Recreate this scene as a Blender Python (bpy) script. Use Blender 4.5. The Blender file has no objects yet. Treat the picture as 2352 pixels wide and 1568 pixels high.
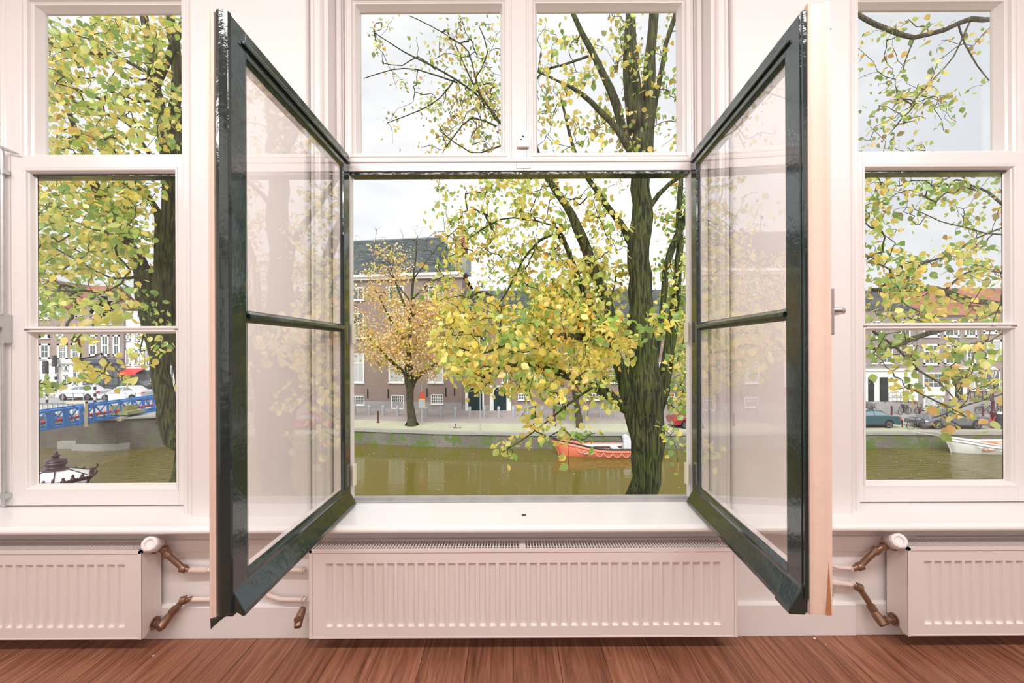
import bpy, bmesh, math, random
import numpy as np
from mathutils import Vector, Matrix
S = bpy.context.scene
COL = S.collection
R = math.radians
rnd = random.Random(7)
# ------------------------------------------------------------------ camera
F = 960.0                     # focal length in pixels of the 2352 px wide frame
EYE = 1.30
cd = bpy.data.cameras.new('camera'); cam = bpy.data.objects.new('camera', cd); COL.objects.link(cam)
cd.sensor_width = 36; cd.lens = F/2352*36; cd.shift_y = 16/2352; cd.clip_start = .05; cd.clip_end = 600
cam.matrix_world = Matrix.Translation((0, 0, EYE)) @ Matrix.Rotation(R(90), 4, 'X') @ Matrix.Rotation(R(-.24), 4, 'Z')
S.camera = cam
S.view_settings.view_transform = 'Standard'; S.view_settings.look = 'None'
S.view_settings.exposure = 0.0; S.view_settings.gamma = 1; S.view_settings.use_curve_mapping = False
# ------------------------------------------------------------------ overcast sky
w = bpy.data.worlds.new('overcast_sky'); S.world = w; w.use_nodes = True
nt = w.node_tree; N = nt.nodes; L = nt.links; N.clear()
tc = N.new('ShaderNodeTexCoord'); mp = N.new('ShaderNodeMapping'); mp.inputs['Scale'].default_value = (1.0, 1.0, 2.6)
nz = N.new('ShaderNodeTexNoise'); nz.inputs['Scale'].default_value = 2.3; nz.inputs['Detail'].default_value = 4
rp = N.new('ShaderNodeValToRGB'); rp.color_ramp.elements[0].position = .36; rp.color_ramp.elements[1].position = .60
rp.color_ramp.elements[0].color = (.72, .755, .80, 1); rp.color_ramp.elements[1].color = (1.0, 1.0, 1.0, 1)
bg = N.new('ShaderNodeBackground'); bg.inputs['Strength'].default_value = 1.2
ow = N.new('ShaderNodeOutputWorld')
L.new(tc.outputs['Generated'], mp.inputs[0]); L.new(mp.outputs[0], nz.inputs['Vector']); L.new(nz.outputs[0], rp.inputs[0])
L.new(rp.outputs[0], bg.inputs[0]); L.new(bg.outputs[0], ow.inputs[0])
def lamp(name, kind, loc, rot, energy, color, **kw):
    d = bpy.data.lights.new(name, kind); d.energy = energy; d.color = color
    for k, v in kw.items(): setattr(d, k, v)
    o = bpy.data.objects.new(name, d); o.location = loc; o.rotation_euler = rot; COL.objects.link(o); return o
# soft sun added high behind the house to brighten the far bank and trees
lamp('outdoor_fill_sun', 'SUN', (0, -5, 30), (R(42), 0, R(-12)), 3.4, (1, .98, .94), angle=R(35))
# unseen fill areas added under the ceiling to brighten the room
lamp('ceiling_fill', 'AREA', (0, -.06, 3.22), (R(22), 0, 0), 142, (1, .95, .935), shape='RECTANGLE', size=7.8, size_y=.10)
lamp('ceiling_fill', 'AREA', (0, -1.7, 3.2), (R(30), 0, 0), 62, (1, .93, .89), shape='RECTANGLE', size=6.5, size_y=2.4)
lamp('rear_fill', 'AREA', (0, -4.0, 1.7), (R(90), 0, 0), 38, (1, .88, .80), shape='RECTANGLE', size=6.5, size_y=1.8)  # unseen low fill added in front of the solid back wall

# ------------------------------------------------------------------ helpers
def P(px, py, d):
    """point at depth d (metres along +Y) seen at pixel (px, py)"""
    a = R(.24); dx = px-1176; dy = py-800
    x = dx*math.cos(a)-dy*math.sin(a); y = dx*math.sin(a)+dy*math.cos(a)
    return Vector((x/F*d, d, EYE-y/F*d))
def DX(px, d): return (px-1176)/F*d
class MB:
    def __init__(s): s.v = []; s.f = []; s.m = []; s.cur = 0
    def add(s, vs, fs):
        o = len(s.v); s.v += [tuple(v) for v in vs]; s.f += [tuple(i+o for i in f) for f in fs]; s.m += [s.cur]*len(fs); return s
    def mat(s, i): s.cur = i; return s
    def box(s, x0, x1, y0, y1, z0, z1, M=None):
        vs = [Vector(p) for p in ((x0,y0,z0),(x1,y0,z0),(x1,y1,z0),(x0,y1,z0),(x0,y0,z1),(x1,y0,z1),(x1,y1,z1),(x0,y1,z1))]
        if M: vs = [M @ v for v in vs]
        return s.add(vs, [(0,3,2,1),(4,5,6,7),(0,1,5,4),(1,2,6,5),(2,3,7,6),(3,0,4,7)])
    def bar(s, a, b, w, h=None, up=(0,0,1)):
        a = Vector(a); b = Vector(b); h = h or w; d = (b-a).normalized(); u = Vector(up)
        if abs(d.dot(u)) > .98: u = Vector((0,1,0))
        r = d.cross(u).normalized()*w/2; q = r.cross(d).normalized()*h/2
        vs = [a-r-q,a+r-q,a+r+q,a-r+q,b-r-q,b+r-q,b+r+q,b-r+q]
        return s.add(vs, [(0,1,2,3)[::-1],(4,5,6,7),(0,1,5,4),(1,2,6,5),(2,3,7,6),(3,0,4,7)])
    def tube(s, pts, rad, n=8, cap=True):
        pts = [Vector(p) for p in pts]; k = len(pts)
        if not hasattr(rad, '__len__'): rad = [rad]*k
        prev = None; vs = []
        for i, p in enumerate(pts):
            t = (pts[min(i+1,k-1)]-pts[max(i-1,0)])
            t = t.normalized() if t.length > 1e-9 else Vector((0,0,1))
            if prev is None:
                u = Vector((0,0,1)) if abs(t.z) < .9 else Vector((1,0,0)); u = (u-t*u.dot(t)).normalized()
            else:
                u = prev-t*prev.dot(t); u = u.normalized() if u.length > 1e-6 else prev
            prev = u; v = t.cross(u)
            for j in range(n):
                a = 2*math.pi*j/n; vs.append(p+(u*math.cos(a)+v*math.sin(a))*rad[i])
        fs = [(i*n+j, i*n+(j+1)%n, (i+1)*n+(j+1)%n, (i+1)*n+j) for i in range(k-1) for j in range(n)]
        if cap: fs += [tuple(range(n))[::-1], tuple((k-1)*n+j for j in range(n))]
        return s.add(vs, fs)
    def cyl(s, a, b, r, n=16, r2=None): return s.tube([a, b], [r, r if r2 is None else r2], n)
    def lathe(s, prof, n=16, c=(0,0,0), M=None):
        vs = []
        for r, z in prof:
            for j in range(n):
                a = 2*math.pi*j/n; v = Vector((r*math.cos(a), r*math.sin(a), z))
                if M: v = M @ v
                vs.append(v+Vector(c))
        k = len(prof); fs = [(i*n+j, i*n+(j+1)%n, (i+1)*n+(j+1)%n, (i+1)*n+j) for i in range(k-1) for j in range(n)]
        fs += [tuple(range(n))[::-1], tuple((k-1)*n+j for j in range(n))]
        return s.add(vs, fs)
    def prism(s, poly, fn, a, b):
        """closed polygon of 2-D points, swept from a to b; fn(p, t) -> 3-D point"""
        n = len(poly); vs = [fn(p, a) for p in poly]+[fn(p, b) for p in poly]
        return s.add(vs, [tuple(range(n))[::-1], tuple(range(n, 2*n))]+[(i, (i+1)%n, n+(i+1)%n, n+i) for i in range(n)])
    def ring(s, x0, x1, z0, z1, prof):
        """mitred frame: prof = list of (inset, y)"""
        vs = []
        for t, y in prof: vs += [(x0+t,y,z0+t),(x1-t,y,z0+t),(x1-t,y,z1-t),(x0+t,y,z1-t)]
        k = len(prof)
        return s.add(vs, [(i*4+j, i*4+(j+1)%4, (i+1)*4+(j+1)%4, (i+1)*4+j) for i in range(k-1) for j in range(4)])
    def build(s, name, mats, parent=None, bevel=0, smooth=False, seg=2, fix=True):
        me = bpy.data.meshes.new(name); me.from_pydata(s.v, [], s.f)
        mats = mats if isinstance(mats, (list, tuple)) else [mats]
        for m in mats: me.materials.append(m)
        if len(mats) > 1: me.polygons.foreach_set('material_index', s.m)
        if fix:
            bm = bmesh.new(); bm.from_mesh(me); bmesh.ops.recalc_face_normals(bm, faces=bm.faces); bm.to_mesh(me); bm.free()
        if smooth: me.polygons.foreach_set('use_smooth', [True]*len(me.polygons))
        me.update()
        o = bpy.data.objects.new(name, me); COL.objects.link(o)
        if parent: o.parent = parent
        if bevel:
            b = o.modifiers.new('bevel', 'BEVEL'); b.width = bevel; b.segments = seg; b.limit_method = 'ANGLE'; b.angle_limit = R(35)
            b.harden_normals = False
        if smooth == 2:
            try: me.set_sharp_from_angle(angle=R(40))
            except Exception: pass
        return o
def tag(o, label=None, cat=None, group=None, kind=None):
    if label: o['label'] = label
    if cat: o['category'] = cat
    if group: o['group'] = group
    if kind: o['kind'] = kind
    return o
def empty(name, loc=(0,0,0), rz=0, label=None, cat=None, group=None, kind=None):
    o = bpy.data.objects.new(name, None); COL.objects.link(o); o.location = loc; o.rotation_euler = (0,0,rz); o.empty_display_size = .1
    return tag(o, label, cat, group, kind)
def kids(o): return [c for c in bpy.data.objects if c.parent == o]
def copy_tree(o, parent=None):
    c = o.copy(); COL.objects.link(c)
    if parent: c.parent = parent
    for ch in kids(o): copy_tree(ch, c)
    return c
def struct(o): o['kind'] = 'structure'; return o

# ------------------------------------------------------------------ materials
def mat(name, color, rough=.5, metal=0, bump=0, bscale=40, spec=.5, var=0, vscale=3, coat=0, stretch=None):
    m = bpy.data.materials.new(name); m.use_nodes = True; t = m.node_tree; b = t.nodes['Principled BSDF']
    b.inputs['Base Color'].default_value = (*color, 1); b.inputs['Roughness'].default_value = rough; b.inputs['Metallic'].default_value = metal
    b.inputs['Specular IOR Level'].default_value = spec; b.inputs['Coat Weight'].default_value = coat; b.inputs['Coat Roughness'].default_value = .06
    tcn = t.nodes.new('ShaderNodeTexCoord'); src = tcn.outputs['Object']
    if stretch:
        mm = t.nodes.new('ShaderNodeMapping'); mm.inputs['Scale'].default_value = stretch; t.links.new(src, mm.inputs[0]); src = mm.outputs[0]
    if var:
        n = t.nodes.new('ShaderNodeTexNoise'); n.inputs['Scale'].default_value = vscale; n.inputs['Detail'].default_value = 5
        mx = t.nodes.new('ShaderNodeMix'); mx.data_type = 'RGBA'
        mx.inputs['A'].default_value = (*[c*(1-var) for c in color], 1); mx.inputs['B'].default_value = (*[min(1, c*(1+var)) for c in color], 1)
        t.links.new(src, n.inputs['Vector']); t.links.new(n.outputs[0], mx.inputs['Factor']); t.links.new(mx.outputs['Result'], b.inputs['Base Color'])
    if bump:
        n = t.nodes.new('ShaderNodeTexNoise'); n.inputs['Scale'].default_value = bscale; n.inputs['Detail'].default_value = 3
        bp = t.nodes.new('ShaderNodeBump'); bp.inputs['Strength'].default_value = bump; bp.inputs['Distance'].default_value = .01
        t.links.new(src, n.inputs['Vector']); t.links.new(n.outputs[0], bp.inputs['Height']); t.links.new(bp.outputs[0], b.inputs['Normal'])
    return m
def brick(name, c1, c2, mortar, scale=1, grime=(.2,.2,.2), gw=.3, plane='xz', green=0):
    m = bpy.data.materials.new(name); m.use_nodes = True; t = m.node_tree; b = t.nodes['Principled BSDF']; b.inputs['Roughness'].default_value = .9
    tcn = t.nodes.new('ShaderNodeTexCoord'); sx = t.nodes.new('ShaderNodeSeparateXYZ'); cx = t.nodes.new('ShaderNodeCombineXYZ')
    t.links.new(tcn.outputs['Object'], sx.inputs[0]); t.links.new(sx.outputs['X'], cx.inputs['X']); t.links.new(sx.outputs['Z' if plane == 'xz' else 'Y'], cx.inputs['Y'])
    br = t.nodes.new('ShaderNodeTexBrick'); br.inputs['Color1'].default_value = (*c1, 1); br.inputs['Color2'].default_value = (*c2, 1); br.inputs['Mortar'].default_value = (*mortar, 1)
    br.inputs['Scale'].default_value = scale; br.inputs['Brick Width'].default_value = .22; br.inputs['Row Height'].default_value = .065; br.inputs['Mortar Size'].default_value = .009
    t.links.new(cx.outputs[0], br.inputs['Vector'])
    n = t.nodes.new('ShaderNodeTexNoise'); n.inputs['Scale'].default_value = .55; n.inputs['Detail'].default_value = 7; n.inputs['Roughness'].default_value = .7
    t.links.new(tcn.outputs['Object'], n.inputs['Vector'])
    rp = t.nodes.new('ShaderNodeValToRGB'); rp.color_ramp.elements[0].position = .45; rp.color_ramp.elements[1].position = .62
    rp.color_ramp.elements[0].color = (0,0,0,1); rp.color_ramp.elements[1].color = (gw,gw,gw,1); t.links.new(n.outputs[0], rp.inputs[0])
    mx = t.nodes.new('ShaderNodeMix'); mx.data_type = 'RGBA'; mx.inputs['B'].default_value = (*grime, 1)
    t.links.new(rp.outputs[0], mx.inputs['Factor']); t.links.new(br.outputs['Color'], mx.inputs['A']); out = mx.outputs['Result']
    if green:
        n2 = t.nodes.new('ShaderNodeTexNoise'); n2.inputs['Scale'].default_value = 1.1; n2.inputs['Detail'].default_value = 8; n2.inputs['Roughness'].default_value = .75
        t.links.new(tcn.outputs['Object'], n2.inputs['Vector'])
        r2 = t.nodes.new('ShaderNodeValToRGB'); r2.color_ramp.elements[0].position = .47; r2.color_ramp.elements[1].position = .56
        r2.color_ramp.elements[1].color = (green,green,green,1); r2.color_ramp.elements[0].color = (.04,.04,.04,1); t.links.new(n2.outputs[0], r2.inputs[0])
        m2 = t.nodes.new('ShaderNodeMix'); m2.data_type = 'RGBA'; m2.inputs['B'].default_value = (.105,.165,.035,1)
        t.links.new(r2.outputs[0], m2.inputs['Factor']); t.links.new(out, m2.inputs['A']); out = m2.outputs['Result']
    t.links.new(out, b.inputs['Base Color'])
    return m
def glass(name, tint=(1,1,1), base=.03):
    """window glass: clear, with the sheen of glass growing towards grazing angles (same from both sides)"""
    m = bpy.data.materials.new(name); m.use_nodes = True; t = m.node_tree; t.nodes.clear()
    lw = t.nodes.new('ShaderNodeLayerWeight'); lw.inputs['Blend'].default_value = .5
    pw = t.nodes.new('ShaderNodeMath'); pw.operation = 'POWER'; pw.inputs[1].default_value = 3.2; t.links.new(lw.outputs['Facing'], pw.inputs[0])
    ml = t.nodes.new('ShaderNodeMath'); ml.operation = 'MULTIPLY_ADD'; ml.inputs[1].default_value = 1-base; ml.inputs[2].default_value = base
    t.links.new(pw.outputs[0], ml.inputs[0])
    tr = t.nodes.new('ShaderNodeBsdfTransparent'); tr.inputs[0].default_value = (*tint, 1)
    gl = t.nodes.new('ShaderNodeBsdfGlossy'); gl.inputs['Roughness'].default_value = 0.0
    mx = t.nodes.new('ShaderNodeMixShader'); o = t.nodes.new('ShaderNodeOutputMaterial')
    t.links.new(ml.outputs[0], mx.inputs[0]); t.links.new(tr.outputs[0], mx.inputs[1]); t.links.new(gl.outputs[0], mx.inputs[2]); t.links.new(mx.outputs[0], o.inputs[0])
    return m
def floor_mat():
    m = bpy.data.materials.new('wood_laminate'); m.use_nodes = True; t = m.node_tree; b = t.nodes['Principled BSDF']
    b.inputs['Roughness'].default_value = .42; b.inputs['Specular IOR Level'].default_value = .35
    tcn = t.nodes.new('ShaderNodeTexCoord'); sx = t.nodes.new('ShaderNodeSeparateXYZ'); cx = t.nodes.new('ShaderNodeCombineXYZ')
    t.links.new(tcn.outputs['Object'], sx.inputs[0]); t.links.new(sx.outputs['Y'], cx.inputs['X']); t.links.new(sx.outputs['X'], cx.inputs['Y'])
    br = t.nodes.new('ShaderNodeTexBrick'); br.inputs['Scale'].default_value = 1; br.inputs['Brick Width'].default_value = 1.28; br.inputs['Row Height'].default_value = .192
    br.inputs['Mortar Size'].default_value = .0012; br.inputs['Mortar'].default_value = (.02,.008,.004,1); br.offset = .37
    br.inputs['Color1'].default_value = (.0,.0,.0,1); br.inputs['Color2'].default_value = (1,1,1,1); t.links.new(cx.outputs[0], br.inputs['Vector'])
    # grain: noise stretched along the board, shifted from board to board
    mp = t.nodes.new('ShaderNodeMapping'); mp.inputs['Scale'].default_value = (34, 1.6, 1); t.links.new(tcn.outputs['Object'], mp.inputs[0])
    ad = t.nodes.new('ShaderNodeVectorMath'); ad.operation = 'MULTIPLY_ADD'; ad.inputs[1].default_value = (7,9,3)
    t.links.new(br.outputs['Color'], ad.inputs[0]); t.links.new(mp.outputs[0], ad.inputs[2])
    n = t.nodes.new('ShaderNodeTexNoise'); n.inputs['Scale'].default_value = 1.4; n.inputs['Detail'].default_value = 9; n.inputs['Roughness'].default_value = .74; n.inputs['Distortion'].default_value = .9
    t.links.new(ad.outputs[0], n.inputs['Vector'])
    rp = t.nodes.new('ShaderNodeValToRGB'); e = rp.color_ramp.elements; e[0].position = .32; e[1].position = .70
    e[0].color = (.13,.045,.024,1); e[1].color = (.50,.235,.140,1); x = e.new(.5); x.color = (.31,.125,.070,1); t.links.new(n.outputs[0], rp.inputs[0])
    mx = t.nodes.new('ShaderNodeMix'); mx.data_type = 'RGBA'; mx.blend_type = 'MULTIPLY'; mx.inputs['Factor'].default_value = .45
    r2 = t.nodes.new('ShaderNodeValToRGB'); r2.color_ramp.elements[0].color = (.42,.37,.35,1); r2.color_ramp.elements[1].color = (1,1,1,1); t.links.new(br.outputs['Color'], r2.inputs[0])
    t.links.new(rp.outputs[0], mx.inputs['A']); t.links.new(r2.outputs[0], mx.inputs['B'])
    m3 = t.nodes.new('ShaderNodeMix'); m3.data_type = 'RGBA'; m3.inputs['B'].default_value = (.03,.012,.008,1)
    t.links.new(br.outputs['Fac'], m3.inputs['Factor']); t.links.new(mx.outputs['Result'], m3.inputs['A']); t.links.new(m3.outputs['Result'], b.inputs['Base Color'])
    bp = t.nodes.new('ShaderNodeBump'); bp.inputs['Strength'].default_value = .15; bp.inputs['Distance'].default_value = .002; t.links.new(n.outputs[0], bp.inputs['Height']); t.links.new(bp.outputs[0], b.inputs['Normal'])
    return m
def leaf_mat():
    m = bpy.data.materials.new('autumn_leaf'); m.use_nodes = True; t = m.node_tree; t.nodes.clear()
    at = t.nodes.new('ShaderNodeAttribute'); at.attribute_name = 'col'
    df = t.nodes.new('ShaderNodeBsdfDiffuse'); tl = t.nodes.new('ShaderNodeBsdfTranslucent'); gl = t.nodes.new('ShaderNodeBsdfGlossy'); gl.inputs['Roughness'].default_value = .35
    gl.inputs['Color'].default_value = (1,1,1,1)
    a = t.nodes.new('ShaderNodeMixShader'); a.inputs[0].default_value = .48; b = t.nodes.new('ShaderNodeMixShader'); b.inputs[0].default_value = .05
    o = t.nodes.new('ShaderNodeOutputMaterial')
    t.links.new(at.outputs['Color'], df.inputs[0]); t.links.new(at.outputs['Color'], tl.inputs[0]); t.links.new(df.outputs[0], a.inputs[1]); t.links.new(tl.outputs[0], a.inputs[2])
    t.links.new(a.outputs[0], b.inputs[1]); t.links.new(gl.outputs[0], b.inputs[2]); t.links.new(b.outputs[0], o.inputs[0])
    return m
def bark_mat(name, c1, c2, moss):
    m = bpy.data.materials.new(name); m.use_nodes = True; t = m.node_tree; b = t.nodes['Principled BSDF']; b.inputs['Roughness'].default_value = .9
    tcn = t.nodes.new('ShaderNodeTexCoord'); mp = t.nodes.new('ShaderNodeMapping'); mp.inputs['Scale'].default_value = (16,16,1.6); t.links.new(tcn.outputs['Object'], mp.inputs[0])
    n = t.nodes.new('ShaderNodeTexNoise'); n.inputs['Scale'].default_value = 2.2; n.inputs['Detail'].default_value = 6; n.inputs['Distortion'].default_value = .6; t.links.new(mp.outputs[0], n.inputs['Vector'])
    rp = t.nodes.new('ShaderNodeValToRGB'); rp.color_ramp.elements[0].position = .40; rp.color_ramp.elements[1].position = .60
    rp.color_ramp.elements[0].color = (*c1,1); rp.color_ramp.elements[1].color = (*c2,1); t.links.new(n.outputs[0], rp.inputs[0])
    n2 = t.nodes.new('ShaderNodeTexNoise'); n2.inputs['Scale'].default_value = 1.3; n2.inputs['Detail'].default_value = 4; t.links.new(tcn.outputs['Object'], n2.inputs['Vector'])
    r2 = t.nodes.new('ShaderNodeValToRGB'); r2.color_ramp.elements[0].position = .42; r2.color_ramp.elements[1].position = .62; r2.color_ramp.elements[1].color = (.75,.75,.75,1); t.links.new(n2.outputs[0], r2.inputs[0])
    mm = t.nodes.new('ShaderNodeMix'); mm.data_type = 'RGBA'; mm.blend_type = 'MULTIPLY'; mm.inputs['Factor'].default_value = 1; mm.inputs['B'].default_value = (*moss,1); t.links.new(rp.outputs[0], mm.inputs['A'])
    mx = t.nodes.new('ShaderNodeMix'); mx.data_type = 'RGBA'; t.links.new(r2.outputs[0], mx.inputs['Factor']); t.links.new(rp.outputs[0], mx.inputs['A']); t.links.new(mm.outputs['Result'], mx.inputs['B'])
    t.links.new(mx.outputs['Result'], b.inputs['Base Color'])
    bp = t.nodes.new('ShaderNodeBump'); bp.inputs['Strength'].default_value = 1; bp.inputs['Distance'].default_value = .03; t.links.new(n.outputs[0], bp.inputs['Height']); t.links.new(bp.outputs[0], b.inputs['Normal'])
    return m
def water_mat():
    m = bpy.data.materials.new('canal_water'); m.use_nodes = True; t = m.node_tree; b = t.nodes['Principled BSDF']
    b.inputs['Base Color'].default_value = (.135,.112,.022,1); b.inputs['Roughness'].default_value = .05; b.inputs['IOR'].default_value = 1.33
    tcn = t.nodes.new('ShaderNodeTexCoord'); mp = t.nodes.new('ShaderNodeMapping'); mp.inputs['Scale'].default_value = (.55,1.9,1); t.links.new(tcn.outputs['Object'], mp.inputs[0])
    n = t.nodes.new('ShaderNodeTexNoise'); n.inputs['Scale'].default_value = 1.9; n.inputs['Detail'].default_value = 4; n.inputs['Distortion'].default_value = .5; t.links.new(mp.outputs[0], n.inputs['Vector'])
    bp = t.nodes.new('ShaderNodeBump'); bp.inputs['Strength'].default_value = .30; bp.inputs['Distance'].default_value = .035; t.links.new(n.outputs[0], bp.inputs['Height'])
    sx = t.nodes.new('ShaderNodeSeparateXYZ'); t.links.new(tcn.outputs['Object'], sx.inputs[0]); ab = t.nodes.new('ShaderNodeMath'); ab.operation = 'ABSOLUTE'; t.links.new(sx.outputs['X'], ab.inputs[0])
    mr = t.nodes.new('ShaderNodeMapRange'); mr.inputs['From Min'].default_value = 14; mr.inputs['From Max'].default_value = 24; mr.inputs['To Min'].default_value = .28; mr.inputs['To Max'].default_value = 8.0; t.links.new(ab.outputs[0], mr.inputs['Value']); t.links.new(mr.outputs[0], bp.inputs['Strength']); t.links.new(bp.outputs[0], b.inputs['Normal'])
    return m
M = dict(
 wall=mat('wall_paint', (.85,.815,.805), .62, var=.015, vscale=2, bump=.05, bscale=60),
 paint=mat('white_gloss_paint', (.86,.83,.815), .26, bump=.06, bscale=22, coat=.15),
 sill=mat('white_sill_paint', (.90,.885,.875), .22, bump=.05, bscale=12, coat=.2),
 cream=mat('cream_rebate_paint', (.80,.62,.52), .4, bump=.15, bscale=30, var=.06, vscale=6),
 green=mat('dark_green_gloss_paint', (.012,.026,.026), .12, bump=.16, bscale=45, var=.2, vscale=4, coat=.7, spec=.5),
 wood=mat('bare_wood', (.45,.2,.09), .7, var=.3, vscale=20),
 rad=mat('radiator_enamel', (.84,.765,.74), .32, coat=.15),
 gap=mat('shadow_gap', (.05,.05,.05), .9),
 brass=mat('aged_brass', (.30,.185,.125), .38, .7, var=.3, vscale=60, bump=.1, bscale=80),
 knob=mat('white_plastic', (.85,.82,.81), .35),
 pipe=mat('painted_pipe', (.80,.68,.62), .45, var=.05, vscale=20),
 steel=mat('brushed_steel', (.62,.62,.62), .32, 1, var=.1, vscale=40),
 zinc=mat('zinc_rod', (.55,.58,.57), .42, .7, var=.15, vscale=30),
 weather=mat('weathered_grey_bar', (.42,.41,.40), .5, var=.3, vscale=14, bump=.3, bscale=60),
 hinge=mat('yellowed_hinge_paint', (.78,.74,.58), .4),
 floor=floor_mat(), glass=glass('window_glass', (.975,.975,.97)), leaf=leaf_mat(), water=water_mat(),
 bark=bark_mat('mossy_elm_bark', (.012,.012,.004), (.090,.088,.028), (.62,1.0,.18)),
 bark_grey=bark_mat('grey_bark', (.02,.018,.012), (.12,.105,.06), (.8,.9,.5)),
 white=mat('outdoor_white_paint', (.80,.80,.77), .6, var=.04, vscale=2), pane=mat('dark_window_glass', (.10,.12,.125), .08, spec=.8, var=.3, vscale=.7),
 curtain=mat('net_curtain_glass', (.48,.50,.48), .25, var=.1, vscale=2),
 brickA=brick('brown_brick', (.27,.175,.145), (.20,.135,.115), (.36,.32,.29), grime=(.30,.24,.21), gw=.4),
 brickB=brick('pinkish_brick', (.38,.25,.21), (.29,.19,.165), (.42,.38,.35), grime=(.40,.33,.3), gw=.3),
 brickC=brick('grey_brown_brick', (.30,.235,.215), (.22,.175,.165), (.40,.37,.35), grime=(.4,.36,.34), gw=.4),
 quaybrick=brick('mossy_quay_brick', (.17,.13,.12), (.11,.085,.08), (.25,.235,.22), grime=(.34,.32,.30), gw=.75, green=.95),
 abut=brick('abutment_brick', (.115,.08,.075), (.065,.048,.046), (.20,.185,.18), grime=(.19,.165,.155), gw=.5, green=.3),
 paving=brick('clay_paving', (.42,.36,.35), (.34,.29,.285), (.30,.27,.26), grime=(.45,.42,.36), gw=.5, plane='xy'),
 pavey=brick('mossy_pavement', (.50,.49,.40), (.44,.44,.35), (.33,.34,.22), grime=(.52,.53,.34), gw=.5, plane='xy'),
 stone=mat('pale_stone', (.34,.33,.30), .8, var=.2, vscale=2), greystone=mat('grey_plinth', (.34,.33,.33), .85, var=.2, vscale=2),
 asphalt=mat('asphalt', (.40,.40,.40), .9, var=.1, vscale=2),
 slate=brick('dark_roof_tile', (.085,.10,.105), (.055,.065,.07), (.025,.028,.03), scale=.28, grime=(.14,.15,.13), gw=.4),
 redtile=brick('red_roof_tile', (.40,.16,.10), (.32,.12,.08), (.22,.08,.05), scale=.3, grime=(.4,.22,.15), gw=.4),
 lead=mat('lead_grey', (.25,.28,.31), .5), black=mat('black_paint', (.02,.022,.025), .4), darkgreen=mat('door_dark_green', (.015,.035,.04), .3),
 bluegrey=mat('blue_grey_shopfront', (.085,.105,.13), .45), postgrey=mat('grey_bollard_paint', (.40,.42,.46), .6, var=.1), maroon=mat('maroon_paint', (.10,.025,.03), .45),
 orange=mat('orange_red_hull_paint', (.80,.22,.13), .4, var=.08, vscale=3), hullwhite=mat('white_hull_paint', (.78,.78,.76), .4, var=.06), rope=mat('rope', (.62,.58,.5), .9),
 boatgrey=mat('grey_boat_deck', (.55,.57,.57), .6), motor=mat('outboard_cowl', (.62,.65,.68), .4), orangein=mat('orange_boat_interior', (.85,.30,.13), .5),
 blue=mat('blue_truss_paint', (.05,.24,.66), .4, var=.08), redpipe=mat('red_pipe_paint', (.75,.09,.07), .4), creambeam=mat('cream_timber', (.80,.66,.48), .7),
 carred=mat('dark_red_car_paint', (.30,.02,.035), .25, coat=.8), teal=mat('dark_teal_car_paint', (.018,.085,.10), .25, coat=.8), cargrey=mat('graphite_car_paint', (.16,.175,.22), .22, .3, coat=.9),
 carwhite=mat('white_car_paint', (.75,.77,.80), .3, coat=.6), tyre=mat('tyre_rubber', (.02,.02,.02), .8), rim=mat('alloy_rim', (.6,.6,.62), .3, .9), carglass=mat('car_glass', (.20,.26,.30), .06, spec=.9),
 skirt=mat('black_bumper', (.03,.03,.035), .6), milk=mat('opal_lantern_glass', (.82,.83,.86), .25), lantern=mat('dark_plum_lantern_paint', (.055,.022,.03), .35),
 redsign=mat('red_sign', (.7,.05,.05), .5), yellow=mat('yellow_sign', (.8,.55,.05), .5), bluesign=mat('blue_grey_sign', (.35,.40,.45), .5), bluebin=mat('blue_plastic', (.04,.10,.55), .5),
 graffiti=mat('stickered_panel', (.75,.72,.80), .5, var=.4, vscale=9), skin=mat('skin', (.6,.38,.28), .6), coat=mat('dark_coat', (.05,.06,.09), .8), trousers=mat('orange_trousers', (.55,.22,.10), .8), soil=mat('mossy_soil', (.36,.36,.17), .95, var=.3, vscale=3),
)
# ================================================================== ROOM
C0, CL, CR = .04, -2.435, 2.52      # centres of the three window openings
ZS, ZT, ZG = .540, 2.216, 2.994     # sill, top of transom, top of upper glass
X0, X1, YB, ZC = -4.7, 4.8, -4.3, 3.3
struct(MB().box(X0-.2, X1+.2, YB-.2, 2.13, -.12, 0).build('floor', M['floor']))
struct(MB().box(X0-.2, X1+.2, YB-.2, 2.13, ZC, ZC+.15).build('ceiling', M['wall']))
struct(MB().box(X0-.2, X0, YB-.2, 2.13, 0, ZC).build('wall_left', M['wall']))
struct(MB().box(X1, X1+.2, YB-.2, 2.13, 0, ZC).build('wall_right', M['wall']))
struct(MB().box(X0, X1, YB-.2, YB, 0, ZC).build('wall_back', M['wall']))
# the window wall: apron, piers and header in one piece
wb = MB()
wb.box(X0, X1, 1.90, 2.13, 0, .505)
wb.box(X0, X1, 1.90, 2.13, 3.12, ZC)
def pier(a, b, back):
    r = .012
    poly = [(a, 1.912), (a+.004, 1.904), (a+.012, 1.90), (b-.012, 1.90), (b-.004, 1.904), (b, 1.912), (b, 1.95), (b+back, 1.955), (b+back, 2.13), (a-back, 2.13), (a-back, 1.955), (a, 1.95)]
    wb.prism(poly, lambda p, t: (p[0], p[1], t), .505, 3.12)
pier(CL+.97, C0-.97, .075); pier(C0+.97, CR-.97, .075)
wb.box(X0, CL-.97, 1.90, 2.13, .505, 3.12); wb.box(CR+.97, X1, 1.90, 2.13, .505, 3.12)
struct(wb.build('wall_front', M['wall']))
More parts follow.
